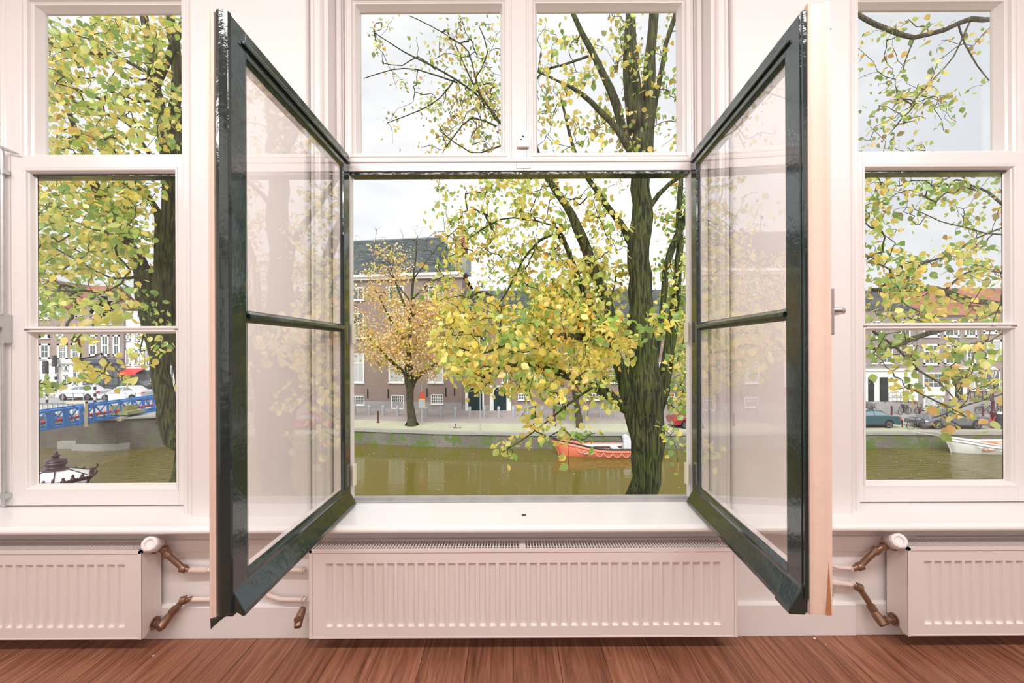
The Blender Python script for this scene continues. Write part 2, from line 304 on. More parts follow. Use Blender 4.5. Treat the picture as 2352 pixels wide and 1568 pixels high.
# baseboard under the sill, a little proud of the wall, with a lighter cap
bb = MB()
def bboard(a, b, y, h):
    poly = [(1.90, 0), (y, 0), (y, h-.012), (y+.006, h-.003), (1.90, h)]
    bb.prism(poly, lambda p, t: (t, p[0], p[1]), a, b)
bboard(X0, 1.545, 1.882, .150); bboard(1.545, X1, 1.889, .150)
struct(bb.build('baseboard_front', M['wall'], bevel=.002))
# horizontal batten between sill and pipes
struct(MB().box(-1.585, -.55, 1.887, 1.90, .385, .440).box(1.385, 1.83, 1.887, 1.90, .375, .445).build('trim_2', M['wall'], bevel=.005))
# window sill with a rounded nosing
poly = [(2.075, .5415), (1.803, .5395), (1.8005, .5355), (1.797, .5355), (1.789, .534), (1.784, .528), (1.783, .520), (1.786, .513), (1.793, .509), (1.90, .507), (2.075, .507)]
struct(MB().prism(poly, lambda p, t: (t, p[0], p[1]), X0, X1).build('trim_1', M['sill'], smooth=2))

def make_window(n, c, wn):
    root = empty('window_%d' % n, (c, 2.05, ZS), kind='structure')
    ox, oy, oz = root.location
    def B(mb, name, m, **k):
        o = mb.build(name, m, root, **k); o.location = (-ox, -oy, -oz); return o
    for s in (-1, 1):
        prof = [(.9695,1.952),(.964,1.926),(.958,1.920),(.951,1.924),(.948,1.934),(.935,1.936),(.930,1.931),(.922,1.930),(.915,1.938),(.913,1.950),(.890,2.046),(.8885,2.030),(.884,2.026),(.870,2.026),(.8655,2.031),(.8655,2.066),(.836,2.066),(.836,2.105),(.90,2.125),(.9695,2.125)]
        B(MB().prism(prof, lambda p, t: (c+s*p[0], p[1], t), ZS, 3.12), 'jamb', M['paint'])
    hd = MB().box(c-.888, c+.888, 2.052, 2.125, ZG+.045, 3.12)
    hd.box(c-.888, c-.862, 2.052, 2.125, ZT, 3.12).box(c+.862, c+.888, 2.052, 2.125, ZT, 3.12)
    B(hd, 'head', M['paint'])
    B(MB().box(c-.036, c+.036, 2.045, 2.125, ZT, ZG+.05), 'mullion', M['paint'], bevel=.003)
    # transom: face, step and sloping top
    poly = [(2.125, 2.172), (2.050, 2.172), (2.050, 2.210), (2.043, 2.214), (2.043, 2.226), (2.054, 2.230), (2.056, 2.262), (2.125, 2.266)]
    B(MB().prism(poly, lambda p, t: (t, p[0], p[1]), c-.866, c+.866), 'transom', M['paint'], bevel=.0015)
    B(MB().box(c-.836, c+.836, 2.058, 2.118, 2.158, 2.1715), 'weather_strip', M['green'])
    # threshold
    poly = [(2.125, .5405), (2.060, .5405), (2.060, .5455), (2.085, .547), (2.088, .557), (2.125, .555)]
    B(MB().prism(poly, lambda p, t: (t, p[0], p[1]), c-.836, c+.836), 'threshold', M['weather'])
    for s in (-1, 1):
        a, b = (c+.092, c+.797) if s > 0 else (c-.797, c-.092)
        e = .056
        B(MB().ring(a-e, b+e, 2.272-e*.28, ZG+e, [(0,2.10),(0,2.046),(.004,2.042),(.009,2.042),(.012,2.048),(.022,2.050),(.026,2.046),(.031,2.047),(.034,2.060),(.040,2.066),(.045,2.066),(.050,2.085),(.056,2.105),(.056,2.118)]) if False else
          MB().ring(a-e, b+e, 2.272-e, ZG+e, [(0,2.10),(0,2.046),(.004,2.042),(.009,2.042),(.012,2.048),(.022,2.050),(.026,2.046),(.031,2.047),(.034,2.060),(.040,2.066),(.045,2.066),(.050,2.085),(.056,2.105),(.056,2.118)]), 'sash_moulding', M['paint'])
        B(MB().box(a-.004, b+.004, 2.110, 2.114, 2.268, ZG+.004), 'glass_pane', M['glass'])
    return root
w1 = make_window(1, C0, 1); w2 = make_window(2, CL, 2); w3 = make_window(3, CR, 3)

# ---------------------------------------------------------------- casement leaf
LW, LB, LT = .862, .546, 2.246
def make_leaf(root, sgn, ext, closed=False):
    """leaf hinged at the origin, reaching to sgn*LW along x; interior face at y=0, exterior at y=.055; z is world height minus root z"""
    zo = root.location.z if root.parent is None else root.location.z+root.parent.location.z
    X = lambda u: sgn*u
    def fx(p): return p
    g0, g1, gz0, gz1, gz2, gz3 = .078, LW-.085, .642, 1.381, 1.418, 2.160
    mb = MB()
    def ringx(a, b, z0, z1, prof):
        m2 = MB(); m2.ring(a, b, z0, z1, prof)
        mb.add([(sgn*v[0], v[1], v[2]-zo) for v in m2.v], m2.f)
    def bx(a, b, y0, y1, z0, z1, w=None):
        q = w if w is not None else mb
        q.box(min(X(a), X(b)), max(X(a), X(b)), y0, y1, z0-zo, z1-zo)
    ins = [(0,.0)]
    # interior half
    mb.mat(0)
    G = [(.026,.0),(.022,.0),(.018,-.001),(.014,.002),(.012,.010),(.004,.016),(0,.020)]
    e = .026
    # stiles and rails of the interior half
    bx(0, g0-e, 0, .040, LB, LT); bx(g1+e, LW, 0, .040, LB, LT)
    bx(g0-e, g1+e, 0, .040, LB, gz0-e); bx(g0-e, g1+e, 0, .040, gz3+e, LT)
    mh = .5*(gz1+gz2)
    bx(g0-e, g1+e, 0.010, .040, gz1+.012, gz2-.012)
    for z0, z1, lo, hi in ((gz0, gz1, e, .014), (gz2, gz3, .014, e)):
        # mitred bead round each pane (the side on the glazing bar is narrower)
        prof = [(0,0),(.004,0),(.008,-.0015),(.012,.002),(.014,.010),(.018,.014),(.021,.036),(.026,.040)]
        vs = []; fs = []
        for t, y in prof:
            tl = t/e*lo; th = t/e*hi
            vs += [(X(g0-e+t), y if t > .003 else y, z0-lo+tl-zo), (X(g1+e-t), y, z0-lo+tl-zo), (X(g1+e-t), y, z1+hi-th-zo), (X(g0-e+t), y, z1+hi-th-zo)]
        for i in range(len(prof)-1):
            for j in range(4): fs.append((i*4+j, i*4+(j+1)%4, (i+1)*4+(j+1)%4, (i+1)*4+j))
        mb.add(vs, fs)
    # exterior half
    mb.mat(1)
    r = .016
    bx(0, g0-r, .040, .055, LB, LT); bx(g1+r, LW-.002, .040, .055, LB, LT)
    bx(g0-r, g1+r, .040, .055, LB, gz0-r); bx(g0-r, g1+r, .040, .055, gz3+r, LT)
    for z0, z1, lo, hi in ((gz0, gz1, r, .012), (gz2, gz3, .012, r)):
        prof = [(0,.055),(.004,.055),(.008,.050),(.016,.0445)]
        vs = []; fs = []
        for t, y in prof:
            tl = t/r*lo; th = t/r*hi
            vs += [(X(g0-r+t), y, z0-lo+tl-zo), (X(g1+r-t), y, z0-lo+tl-zo), (X(g1+r-t), y, z1+hi-th-zo), (X(g0-r+t), y, z1+hi-th-zo)]
        for i in range(len(prof)-1):
            for j in range(4): fs.append((i*4+j, i*4+(j+1)%4, (i+1)*4+(j+1)%4, (i+1)*4+j))
        mb.add(vs, fs)
    m_in = M['paint']; 
    out = []
    out.append(mb.build('frame', [m_in, ext], root, bevel=.0015))
    q = MB().mat(0); bx(g0-.004, g1+.004, .006, .040, gz1+.010, gz2-.010, q); q.mat(1)
    poly = [(.040, gz1+.0), (.040, gz2), (.046, gz2-.002), (.060, gz2-.012), (.062, gz1+.014), (.048, gz1+.003)]
    q.prism(poly, lambda p, t: (X(t), p[0], p[1]-zo), g0-.006, g1+.006)
    out.append(q.build('glazing_bar', [m_in, ext], root, bevel=.001))
    for z0, z1 in ((gz0, gz1), (gz2, gz3)):
        q = MB(); bx(g0-.002, g1+.002, .0402, .0442, z0-.002, z1+.002, q); out.append(q.build('glass_pane', M['glass'], root))
    return out

def closed_leaf(wr, c, s):
    # hinge on side s of the window (+1 right), lying in the frame
    r = empty('casement', (0, 0, 0)); r.parent = wr; r.location = (s*.8635, 2.032-wr.location.y, 0)
    make_leaf(r, -s, M['green'])
for s in (-1, 1): closed_leaf(w2, CL, s); closed_leaf(w3, CR, s)
# dark hairline gap and hinges at the pier side of the closed leaves
for wr, s in ((w2, 1), (w3, -1)):
    for z in (.86, 1.48, 2.02):
        o = MB().cyl((s*.866, -.022, z-.045-ZS), (s*.866, -.022, z+.045-ZS), .0065, 10).build('hinge', M['paint'], wr, smooth=2)
    MB().box(s*.8638-.0012, s*.8638+.0012, -.017, .0, .01, LT-ZS-.02).build('gap_strip', M['gap'], wr)

o = MB().lathe([(.009,0),(.009,.0015),(.001,.002)], 16, M=Matrix.Rotation(R(90),4,'X')).build('screw_plug', M['steel'], w3); p_ = P(2283,748,2.036); o.location = (p_.x-CR, 2.0355-2.05, p_.z-ZS)
# ---------------------------------------------------------------- the two open casements
def drip(root, sgn, mtr, endcap=True):
    zo = root.location.z
    poly = [(.054, .632), (.059, .630), (.064, .612), (.094, .560), (.096, .547), (.088, .545), (.078, .553), (.070, .556), (.064, .548), (.054, .548)]
    mb = MB().prism(poly, lambda p, t: (sgn*t, p[0]-.008, p[1]-zo), .012, LW-.004)
    return mb.build('drip_moulding', mtr, root, bevel=.0025)
lc = empty('casement_window', (-.846, 2.040, .545), R(-90), 'left casement leaf swung open into the room, dark green outside face, blank without handle', 'window', 'open casement leaves')
make_leaf(lc, 1, M['green'])
zo = .545
drip(lc, 1, M['green'])
# green rounded rebate strip and cream inner strip along the free edge
prof = [(LW-.004,.014),(LW+.004,.016),(LW+.010,.022),(LW+.013,.032),(LW+.012,.044),(LW+.006,.053),(LW-.004,.056)]
MB().prism(prof, lambda p, t: (p[0], p[1], t-zo), .556, LT+.004).build('meeting_stile', M['green'], lc, bevel=.001)
MB().prism([(LW-.004,-.004),(LW+.010,-.002),(LW+.012,.004),(LW+.006,.008),(LW+.008,.014),(LW-.004,.0145)], lambda p, t: (p[0], p[1], t-zo), .55, LT+.004).build('inner_strip', M['cream'], lc, bevel=.001)
# rail bead under the top edge and foot wedge
MB().box(.01, LW-.05, .055, .066, 2.196-zo, 2.210-zo).build('top_bead', M['green'], lc, bevel=.003)
MB().box(.0, LW, .0, .05, LT-zo, LT+.006-zo).build('top_rebate', M['green'], lc, bevel=.002)
MB().prism([(.001,.550),(.036,.550),(.010,.530),(.002,.520)], lambda p, t: (t, p[0], p[1]-zo), LW-.06, LW+.012).build('foot_wedge', M['green'], lc)
rc = empty('casement_window', (.934, 2.040, .545), R(86), 'right casement leaf swung open into the room, dark green face, steel handle on its edge side', 'window', 'open casement leaves')
make_leaf(rc, -1, M['green'])
drip(rc, -1, M['green'])
MB().prism([(-LW+.075,.054),(-LW+.075,.097),(-LW-.004,.097),(-LW-.004,.054)], lambda p, t: (p[0], p[1], t-zo) , .5, .5) if False else None
mb = MB(); poly = [(.046,.634),(.053,.632),(.058,.614),(.090,.560),(.092,.543),(.046,.543)]
mb.prism(poly, lambda p, t: (-t, p[0], p[1]-zo), LW-.075, LW+.002); mb.build('drip_end_cap', M['green'], rc, bevel=.003)
prof = [(-LW-.003,-.014),(-LW-.011,-.014),(-LW-.012,-.004),(-LW-.006,.004),(-LW-.004,.018),(-LW-.003,.034),(-LW-.010,.042),(-LW-.012,.046),(-LW+.006,.046),(-LW+.006,-.014)]
MB().prism(prof, lambda p, t: (p[0], p[1]-.006, t-zo), .548, LT+.02).build('meeting_stile', M['cream'], rc, bevel=.001)
MB().box(-LW-.008, -LW+.006, .0405, .052, .59-zo, LT-.0-zo).build('outer_edge', M['green'], rc, bevel=.002)
MB().box(-LW-.002, -.0, .0, .05, LT-zo, LT+.006-zo).build('top_rebate', M['green'], rc, bevel=.002)
MB().box(-LW+.05, -.01, .055, .064, 2.196-zo, 2.208-zo).build('top_bead', M['green'], rc, bevel=.003)
MB().prism([(-.016,.552),(-.002,.552),(-.006,.62),(-.0095,.70),(-.013,.62)], lambda p, t: (t, p[0], p[1]-zo), -LW-.0126, -LW-.010).build('bare_patch', M['wood'], rc)
h = MB().box(-LW-.004, -LW+.026, -.034, -.020, 1.335-zo, 1.468-zo).build('handle_plate', M['steel'], rc, bevel=.003)
hh = MB(); hc = 1.405-zo; ux = -LW+.012
hh.tube([(ux,-.03,hc),(ux,-.055,hc),(ux+.004,-.068,hc-.001),(ux+.014,-.075,hc-.002),(ux+.06,-.077,hc-.004),(ux+.115,-.077,hc-.008)], [.0075,.0075,.008,.0085,.009,.007], 12)
hh.build('handle', M['steel'], rc, smooth=2)
MB().box(-LW-.004, -LW+.012, -.030, -.020, 2.195-zo, 2.222-zo).build('top_bolt', M['hinge'], rc, bevel=.002)
MB().box(-LW-.006, -LW+.006, -.026, -.020, .60-zo, .63-zo).build('bottom_bolt', M['steel'], rc, bevel=.001)
# hinge leaves screwed to the frame beside both open leaves
for s, r0 in ((-1, lc), (1, rc)):
    for z in (.68, 1.375, 2.02):
        if z > 2: continue
        xx = C0+s*.836
        o = MB().box(-.004, .010, -.018, .006, -.052, .052).cyl((.003,-.02,-.05),(.003,-.02,.05),.0075,10).build('hinge', M['hinge'], w1, bevel=.001)
        o.location = (xx-s*.012-C0, 2.070-2.05, z-ZS); o.scale = (-s, 1, 1)
# keeper on the mullion with the scar of an older one below
kc = empty('window_catch', (C0+.018-.0, 2.042, 2.312), 0, 'small white catch box screwed low on the mullion above the open window', 'window catch')
pp = [(-.030,-.035),(.030,-.035),(.030,.022),(.024,.033),(.016,.036),(-.016,.036),(-.024,.033),(-.030,.022)]
MB().prism(pp, lambda p, t: (p[0], t, p[1]), -.014, .003).build('housing', M['knob'], kc, bevel=.003)
MB().box(-.026,.026,-.0165,-.014,-.035,-.010).build('lip', M['knob'], kc, bevel=.001)
MB().cyl((.0,-.0165,.016),(.0,-.014,.016),.004,8).box(-.014,-.006,-.0155,-.014,.0,.004).build('keyhole', M['gap'], kc)
mb = MB()
for a, b in (((-.032,.0),(-.032,-.026)),((-.032,-.026),(.034,-.026)),((.034,-.026),(.034,-.006)),((.004,-.026),(.004,-.036))): mb.bar((a[0],0,a[1]), (b[0],0,b[1]), .0025, .001, (0,1,0))
o = mb.build('paint_scar', M['wood'], w1); o.location = (.018, 2.0492-2.05, 2.208-ZS)
tag(MB().box(-.010,.010,-.006,.006,0,.003).build('bolt_socket', M['gap'], bevel=.001), 'small dark bolt socket let into the middle of the white sill', 'bolt socket').location = (DX(1202, 1.90)+.0, 1.905, .5396)

# espagnolette bolt on the left window's meeting stiles
eb = empty('espagnolette_bolt', (CL-.018, 2.014, .55), 0, 'tall zinc espagnolette bolt on the meeting stiles of the left window', 'window bolt')
z0 = .55
MB().cyl((0,0,0),(0,0,LT-z0+.03), .0085, 12).build('rod', M['zinc'], eb, smooth=2)
for z in (.60, 2.16):
    MB().box(-.03, .022, -.012, .016, z-z0-.011, z-z0+.011).cyl((.017,-.014,z-z0-.016),(.017,-.014,z-z0+.016),.004,8).build('guide', M['zinc'], eb, bevel=.002)
MB().box(-.05, .012, -.006, .016, 1.335-z0, 1.475-z0).box(.012,.026,-.016,.016,1.335-z0,1.475-z0).cyl((.019,-.018,1.33-z0),(.019,-.018,1.34-z0),.005,8).cyl((.019,-.018,1.47-z0),(.019,-.018,1.48-z0),.005,8).build('lock_case', M['zinc'], eb, bevel=.002)
MB().tube([(-.05,-.02,1.408-z0),(-.0,-.024,1.408-z0),(.004,-.02,1.408-z0)], [.012,.012,.006], 10).build('handle', M['zinc'], eb, smooth=2)
MB().tube([(.0,-.006,LT-z0+.03),(.03,-.004,LT-z0+.018),(.075,.002,LT-z0+.002)], [.008,.007,.004], 8).build('top_hook', M['zinc'], eb, smooth=2)

# ---------------------------------------------------------------- radiators
RZ0, RZ1, RF, RBk = .067, .444, 1.780, 1.882
def make_radiator(x0, x1, label, grooves_off=.035):
    r = empty('radiator', (.5*(x0+x1), .5*(RF+RBk), RZ0), 0, label, 'radiator', 'panel radiators under the windows')
    ox, oy, oz = r.location
    def B(mb, name, m, **k):
        o = mb.build(name, m, r, **k); o.location = (-ox,-oy,-oz); return o
    # front panel with pressed vertical channels
    a, b = x0+.014, x1-.014; z0, z1 = RZ0+.004, RZ1-.014
    pitch = .0435; n = int((b-a-2*grooves_off)/pitch); st = (b-a-n*pitch)/2
    xs = [a, a+.004]; ds = [0, 0]
    cols = [(a, 0)]
    for i in range(n):
        u = a+st+i*pitch
        cols += [(u+.006,0),(u+.011,1),(u+.032,1),(u+.0375,0)]
    cols.append((b, 0))
    rows = [(z0,0),(z0+.045,0),(z0+.052,.9),(z0+.062,1),(z1-.062,1),(z1-.050,.9),(z1-.044,0),(z1,0)]
    mb = MB(); nc = len(cols)
    vs = [(x, RF+.003+.0105*g*h, z) for z, h in rows for x, g in cols]
    fs = [(i*nc+j, i*nc+j+1, (i+1)*nc+j+1, (i+1)*nc+j) for i in range(len(rows)-1) for j in range(nc-1)]
    mb.add(vs, fs)
    for (zz, k) in ((z0, -1), (z1, 1)): mb.box(a, b, RF+.005, RF+.02, min(zz, zz-k*.004), max(zz, zz-k*.004))
    mb.box(a, a+.003, RF+.005, RF+.02, z0, z1).box(b-.003, b, RF+.005, RF+.02, z0, z1)
    o = B(mb, 'front_panel', M['rad'], smooth=2)
    B(MB().box(a, b, RBk-.018, RBk-.004, z0, z1), 'back_panel', M['rad'])
    B(MB().box(a+.05, b-.05, RF+.03, RBk-.03, z0+.02, z1-.02), 'convector_fins', M['greystone'])
    B(MB().box(x0+.012, x1-.012, RF+.002, RF+.018, RZ0-.001, RZ0+.007), 'bottom_lip', M['rad'], bevel=.002)
    for s, xx in ((-1, x0), (1, x1)):
        q = MB(); e = .014
        q.prism([(RF, RZ0+.0), (RF, RZ1), (RBk, RZ1), (RBk, RZ0+.04), (RF+.055, RZ0+.032), (RF+.022, RZ0)], lambda p, t: (t, p[0], p[1]), xx, xx-s*.002)
        q.box(min(xx, xx-s*e), max(xx, xx-s*e), RF, RF+.003, RZ0, RZ1)
        B(q, 'side_cover', M['rad'], bevel=.0012)
    # top grille: front rail, back rail, thin cross slats and one clip
    g = MB(); g.box(x0, x1, RF, RF+.010, RZ1-.012, RZ1+.001).box(x0, x1, RBk-.010, RBk, RZ1-.012, RZ1+.001)
    g.box(x0, x0+.010, RF, RBk, RZ1-.006, RZ1+.001).box(x1-.010, x1, RF, RBk, RZ1-.006, RZ1+.001)
    k = int((x1-x0-.04)/.0125)
    for i in range(k):
        u = x0+.02+i*.0125
        g.box(u, u+.0052, RF+.010, RBk-.010, RZ1-.009, RZ1)
    for y in (RF+.04, RF+.07): g.box(x0+.01, x1-.01, y, y+.0015, RZ1-.010, RZ1-.004)
    c = .5*(x0+x1)-.0; g.box(c-.012, c+.012, RF+.008, RBk-.008, RZ1-.004, RZ1+.0015)
    B(g, 'grille', M['rad'])
    return r, B
def fitting(mb, a, b, rr=(.012, .016), n=14):
    a = Vector(a); b = Vector(b); d = b-a
    mb.tube([a, a+d*.12, a+d*.13, a+d*.3, a+d*.31, a+d*.7, a+d*.71, a+d*.9, a+d*.91, b], [rr[0],rr[0],rr[1],rr[1],rr[0],rr[0],rr[1],rr[1],rr[0],rr[0]], n)
def thermo(B, r, xs, s):
    """valve group on side s (+1 = right end) of a radiator whose end is at x=xs"""
    z = .425
    q = MB(); q.lathe([(.020,0),(.021,.002),(.021,.006),(.012,.008)], 18, M=Matrix.Translation((xs,1.845,z-.002)) @ Matrix.Rotation(R(90*s),4,'Y')); fitting(q, (xs, 1.845, z-.004), (xs+s*.042, 1.842, z-.004), (.009,.0125)); q.lathe([(0.002,-.012),(.014,-.012),(.016,0),(.014,.012),(.002,.012)], 14, (xs+s*.048,1.842,z-.004)); B(q, 'valve_body', M['brass'], smooth=2)
    # bell-shaped faceted knob tilted towards the room
    kb = MB(); T = Matrix.Translation((xs+s*.022, 1.812, z+.034)) @ Matrix.Scale(1.5,4) @ Matrix.Rotation(R(62),4,'X') @ Matrix.Rotation(R(18*s),4,'Y')
    kb.lathe([(.004,-.030),(.017,-.030),(.021,-.024),(.0235,.006),(.0225,.018),(.019,.024),(.011,.025),(.010,.021),(.003,.021)], 10, M=T); o = B(kb, 'thermostat_knob', M['knob'], bevel=.002)
    return o
rl, BL = make_radiator(-1.583-1.83, -1.583, 'white panel radiator under the left window, cut off by the photo edge')
rm, BM = make_radiator(-.870, .957, 'white panel radiator below the wide open middle window')
rr_, BR = make_radiator(1.682, 1.682+1.83, 'white panel radiator under the right window, cut off by the photo edge')
thermo(BL, rl, -1.583, 1); thermo(BR, rr_, 1.682, -1)
def B_tail(B, pts, name='pipe_tail'):
    q = MB(); q.tube(pts, .0125, 12)
    for i in (1, len(pts)-2):
        p = Vector(pts[i]); d = (Vector(pts[i+1])-p).normalized(); q.tube([p-d*.012, p-d*.011, p+d*.011, p+d*.012], [.013,.0175,.0175,.013], 14)
    return B(q, name, M['brass'], smooth=2)
# left radiator: upper and lower tails
B_tail(BL, [(-1.535,1.842,.421), P(383,1272,1.845), P(402,1288,1.855), P(421,1305,1.868), P(436,1308,1.870)])
q = MB(); q.lathe([(.026,0),(.027,.001),(.027,.004),(.018,.005)], 20, M=Matrix.Translation((-1.583,1.845,.095)) @ Matrix.Rotation(R(90),4,'Y')); B = BL
fitting(q, (-1.582,1.845,.095), (-1.535,1.842,.093), (.012,.017)); q.tube([P(363,1443,1.82), P(372,1436,1.835), P(386,1418,1.85), P(398,1405,1.855)], [.017,.020,.018,.013], 14); BL(q, 'lockshield_valve', M['brass'], smooth=2)
B_tail(BL, [P(394,1409,1.855), P(399,1402,1.856), P(412,1388,1.86), P(422,1378,1.866), P(442,1375,1.870)])
# right radiator
B_tail(BR, [(1.634,1.842,.421), P(2012,1264,1.845), P(1994,1281,1.855), P(1975,1300,1.868), P(1958,1305,1.870)])
q = MB(); q.lathe([(.026,0),(.027,.001),(.027,.004),(.018,.005)], 20, M=Matrix.Translation((1.682,1.845,.098)) @ Matrix.Rotation(R(-90),4,'Y'))
fitting(q, (1.681,1.845,.098), (1.634,1.842,.096), (.012,.017)); q.tube([P(2030,1436,1.82), P(2022,1424,1.835), P(2010,1408,1.85), P(2003,1398,1.855)], [.016,.020,.018,.013], 14); BR(q, 'lockshield_valve', M['brass'], smooth=2)
B_tail(BR, [P(2006,1402,1.855), P(2003,1396,1.856), P(1990,1374,1.86), P(1972,1348,1.866), P(1956,1342,1.870)])
# middle radiator: valve at its lower left corner
q = MB(); q.tube([(-.870,1.845,.10),(-.885,1.845,.10)], .014, 14); q.tube([P(684,1440,1.80), P(686,1424,1.82), P(692,1408,1.835), P(697,1395,1.84)], [.015,.018,.017,.012], 12)
q.tube([P(679,1424,1.80), P(692,1418,1.825)], [.012,.012], 8); BM(q, 'lockshield_valve', M['brass'], smooth=2)
q = MB().box(-.878,-.868,1.80,1.86,.385,.425); BM(q, 'bracket', M['brass'], bevel=.002)
def pipe(pts, label, rad=.0105, coup=()):
    e = pts[0]; mb = MB(); mb.tube(pts, rad, 12); o = mb.build('heating_pipe', M['pipe'], smooth=2); tag(o, label, 'pipe', 'white heating pipes along the apron wall')
    for c in coup:
        a = Vector(c[0]); b = Vector(c[1]); d = (b-a).normalized(); q = MB(); k = int((b-a).length/.006)
        pr = []; rr = []
        for i in range(k): pr += [a+d*(i*.006), a+d*(i*.006+.003)]; rr += [rad+.002, rad+.0045]
        q.tube(pr, rr, 12); q.build('crimp_sleeve', M['pipe'], o, smooth=2)
    return o
pipe([P(428,1308,1.872), P(520,1309,1.876), P(600,1308,1.876), P(701,1309,1.876)], 'upper white pipe from the left radiator to the middle radiator', coup=((P(432,1308,1.872), P(482,1309,1.875)), (P(690,1309,1.876), P(701,1309,1.876))))
pipe([P(432,1376,1.872), P(470,1376,1.873), P(540,1376,1.873), P(556,1372,1.873), P(563,1360,1.875), P(565,1330,1.88), P(565,1322,1.898)], 'lower white pipe leaving the left radiator above the baseboard', coup=((P(430,1376,1.872), P(447,1376,1.872)),))
pipe([P(588,1316,1.89), P(590,1330,1.872), P(600,1352,1.87), P(618,1368,1.87), P(645,1376,1.87), P(702,1377,1.87)], 'white pipe curving down beneath the left leaf into the middle radiator', coup=((P(692,1377,1.87), P(701,1377,1.87)),))
pipe([P(1966,1305,1.872), P(1925,1303,1.874), P(1896,1294,1.875), P(1882,1280,1.876), P(1878,1262,1.876), P(1877,1230,1.876), P(1877,1222,1.89)], 'white pipe curving up the wall left of the right radiator', rad=.009, coup=((P(1966,1305,1.872), P(1950,1304,1.873)),))
pipe([P(1964,1343,1.872), P(1930,1339,1.873), P(1880,1332,1.875), P(1835,1328,1.876), P(1815,1320,1.88), P(1812,1305,1.895)], 'lower white pipe left of the right radiator, running behind the right leaf', coup=((P(1963,1343,1.872), P(1950,1341,1.872)), (P(1925,1338.5,1.873), P(1895,1334.5,1.874))))
# crumbs of paint on the floor
for px, py, s in ((1871,1466,.006), (352,1506,.004), (1898,1480,.003)):
    p = P(px, py, 1.0); t = EYE/(EYE-p.z); q = Vector((p.x*t, p.y*t, 0))
    o = MB().lathe([(s*.3,0),(s,s*.2),(s*.8,s*.7),(s*.2,s)], 6).build('paint_crumb', M['knob']); o.location = q
    tag(o, {1871:'larger white paint crumb on the floor below the right leaf', 352:'white paint crumb on the floor in front of the left radiator', 1898:'smaller white paint crumb on the floor below the right leaf'}[px], 'crumb')
# ================================================================== OUTSIDE
QZ, WZ = -5.0, -6.15           # quay level, water level
def G(px, py, z=QZ):
    """point on the level z seen at pixel"""
    p = P(px, py, 1.0); t = (EYE-z)/(EYE-p.z); return Vector((p.x*t, t, z))
o = MB().add([(x,y,WZ) for x, y in [(-90,9.3),(70,9.3),(70,30.62),(60,30.62),(12,30.87),(1,31.02),(-5.8,31.77),(-12.4,33.02),(-16,33.77),(-23.6,35.5),(-24.2,32.5),(-29,31.8),(-46,32.1),(-90,32.2)]], [tuple(range(14))]).build('canal_water', M['water'], fix=False); tag(o, 'olive green canal water between the quays', 'water', kind='stuff')
# near bank under the windows
struct(MB().box(-40, 40, 2.2, 9.4, -6.6, QZ).build('trim_3', M['pavey']))
# far bank: quay wall with coping, pavement, brick street, in one bend
edge = [(-23.6,35.5),(-16,33.75),(-12.4,33.0),(-5.8,31.75),(1,31.0),(12,30.85),(60,30.6)]
def strip(name, off0, off1, z0, z1, m, vertical=False, flat=True):
    mb = MB()
    a = [(x, y+off0, z0) for x, y in edge]; b = [(x, y+off1, z1) for x, y in edge]; n = len(edge)
    mb.add(a+b, [(i, i+1, n+i+1, n+i) for i in range(n-1)]); return mb.build(name, m)
mb = MB(); n = len(edge)
mb.add([(x, y, -6.8) for x, y in edge]+[(x, y-.02, QZ-.16) for x, y in edge], [(i, i+1, n+i+1, n+i) for i in range(n-1)])
struct(mb.build('wall_quay', M['quaybrick']))
mb = MB()
for (x0, y0), (x1, y1) in zip(edge[:-1], edge[1:]):
    mb.add([(x0,y0-.10,QZ-.17),(x1,y1-.10,QZ-.17),(x1,y1+.45,QZ-.17),(x0,y0+.45,QZ-.17),(x0,y0-.10,QZ+.02),(x1,y1-.10,QZ+.02),(x1,y1+.45,QZ+.02),(x0,y0+.45,QZ+.02)], [(0,3,2,1),(4,5,6,7),(0,1,5,4),(2,3,7,6)])
struct(mb.build('trim_4', M['stone']))
struct(strip('trim_5', .45, 3.9, QZ+.01, QZ+.01, M['pavey']))
struct(strip('trim_6', 3.9, 16, QZ, QZ, M['paving']))
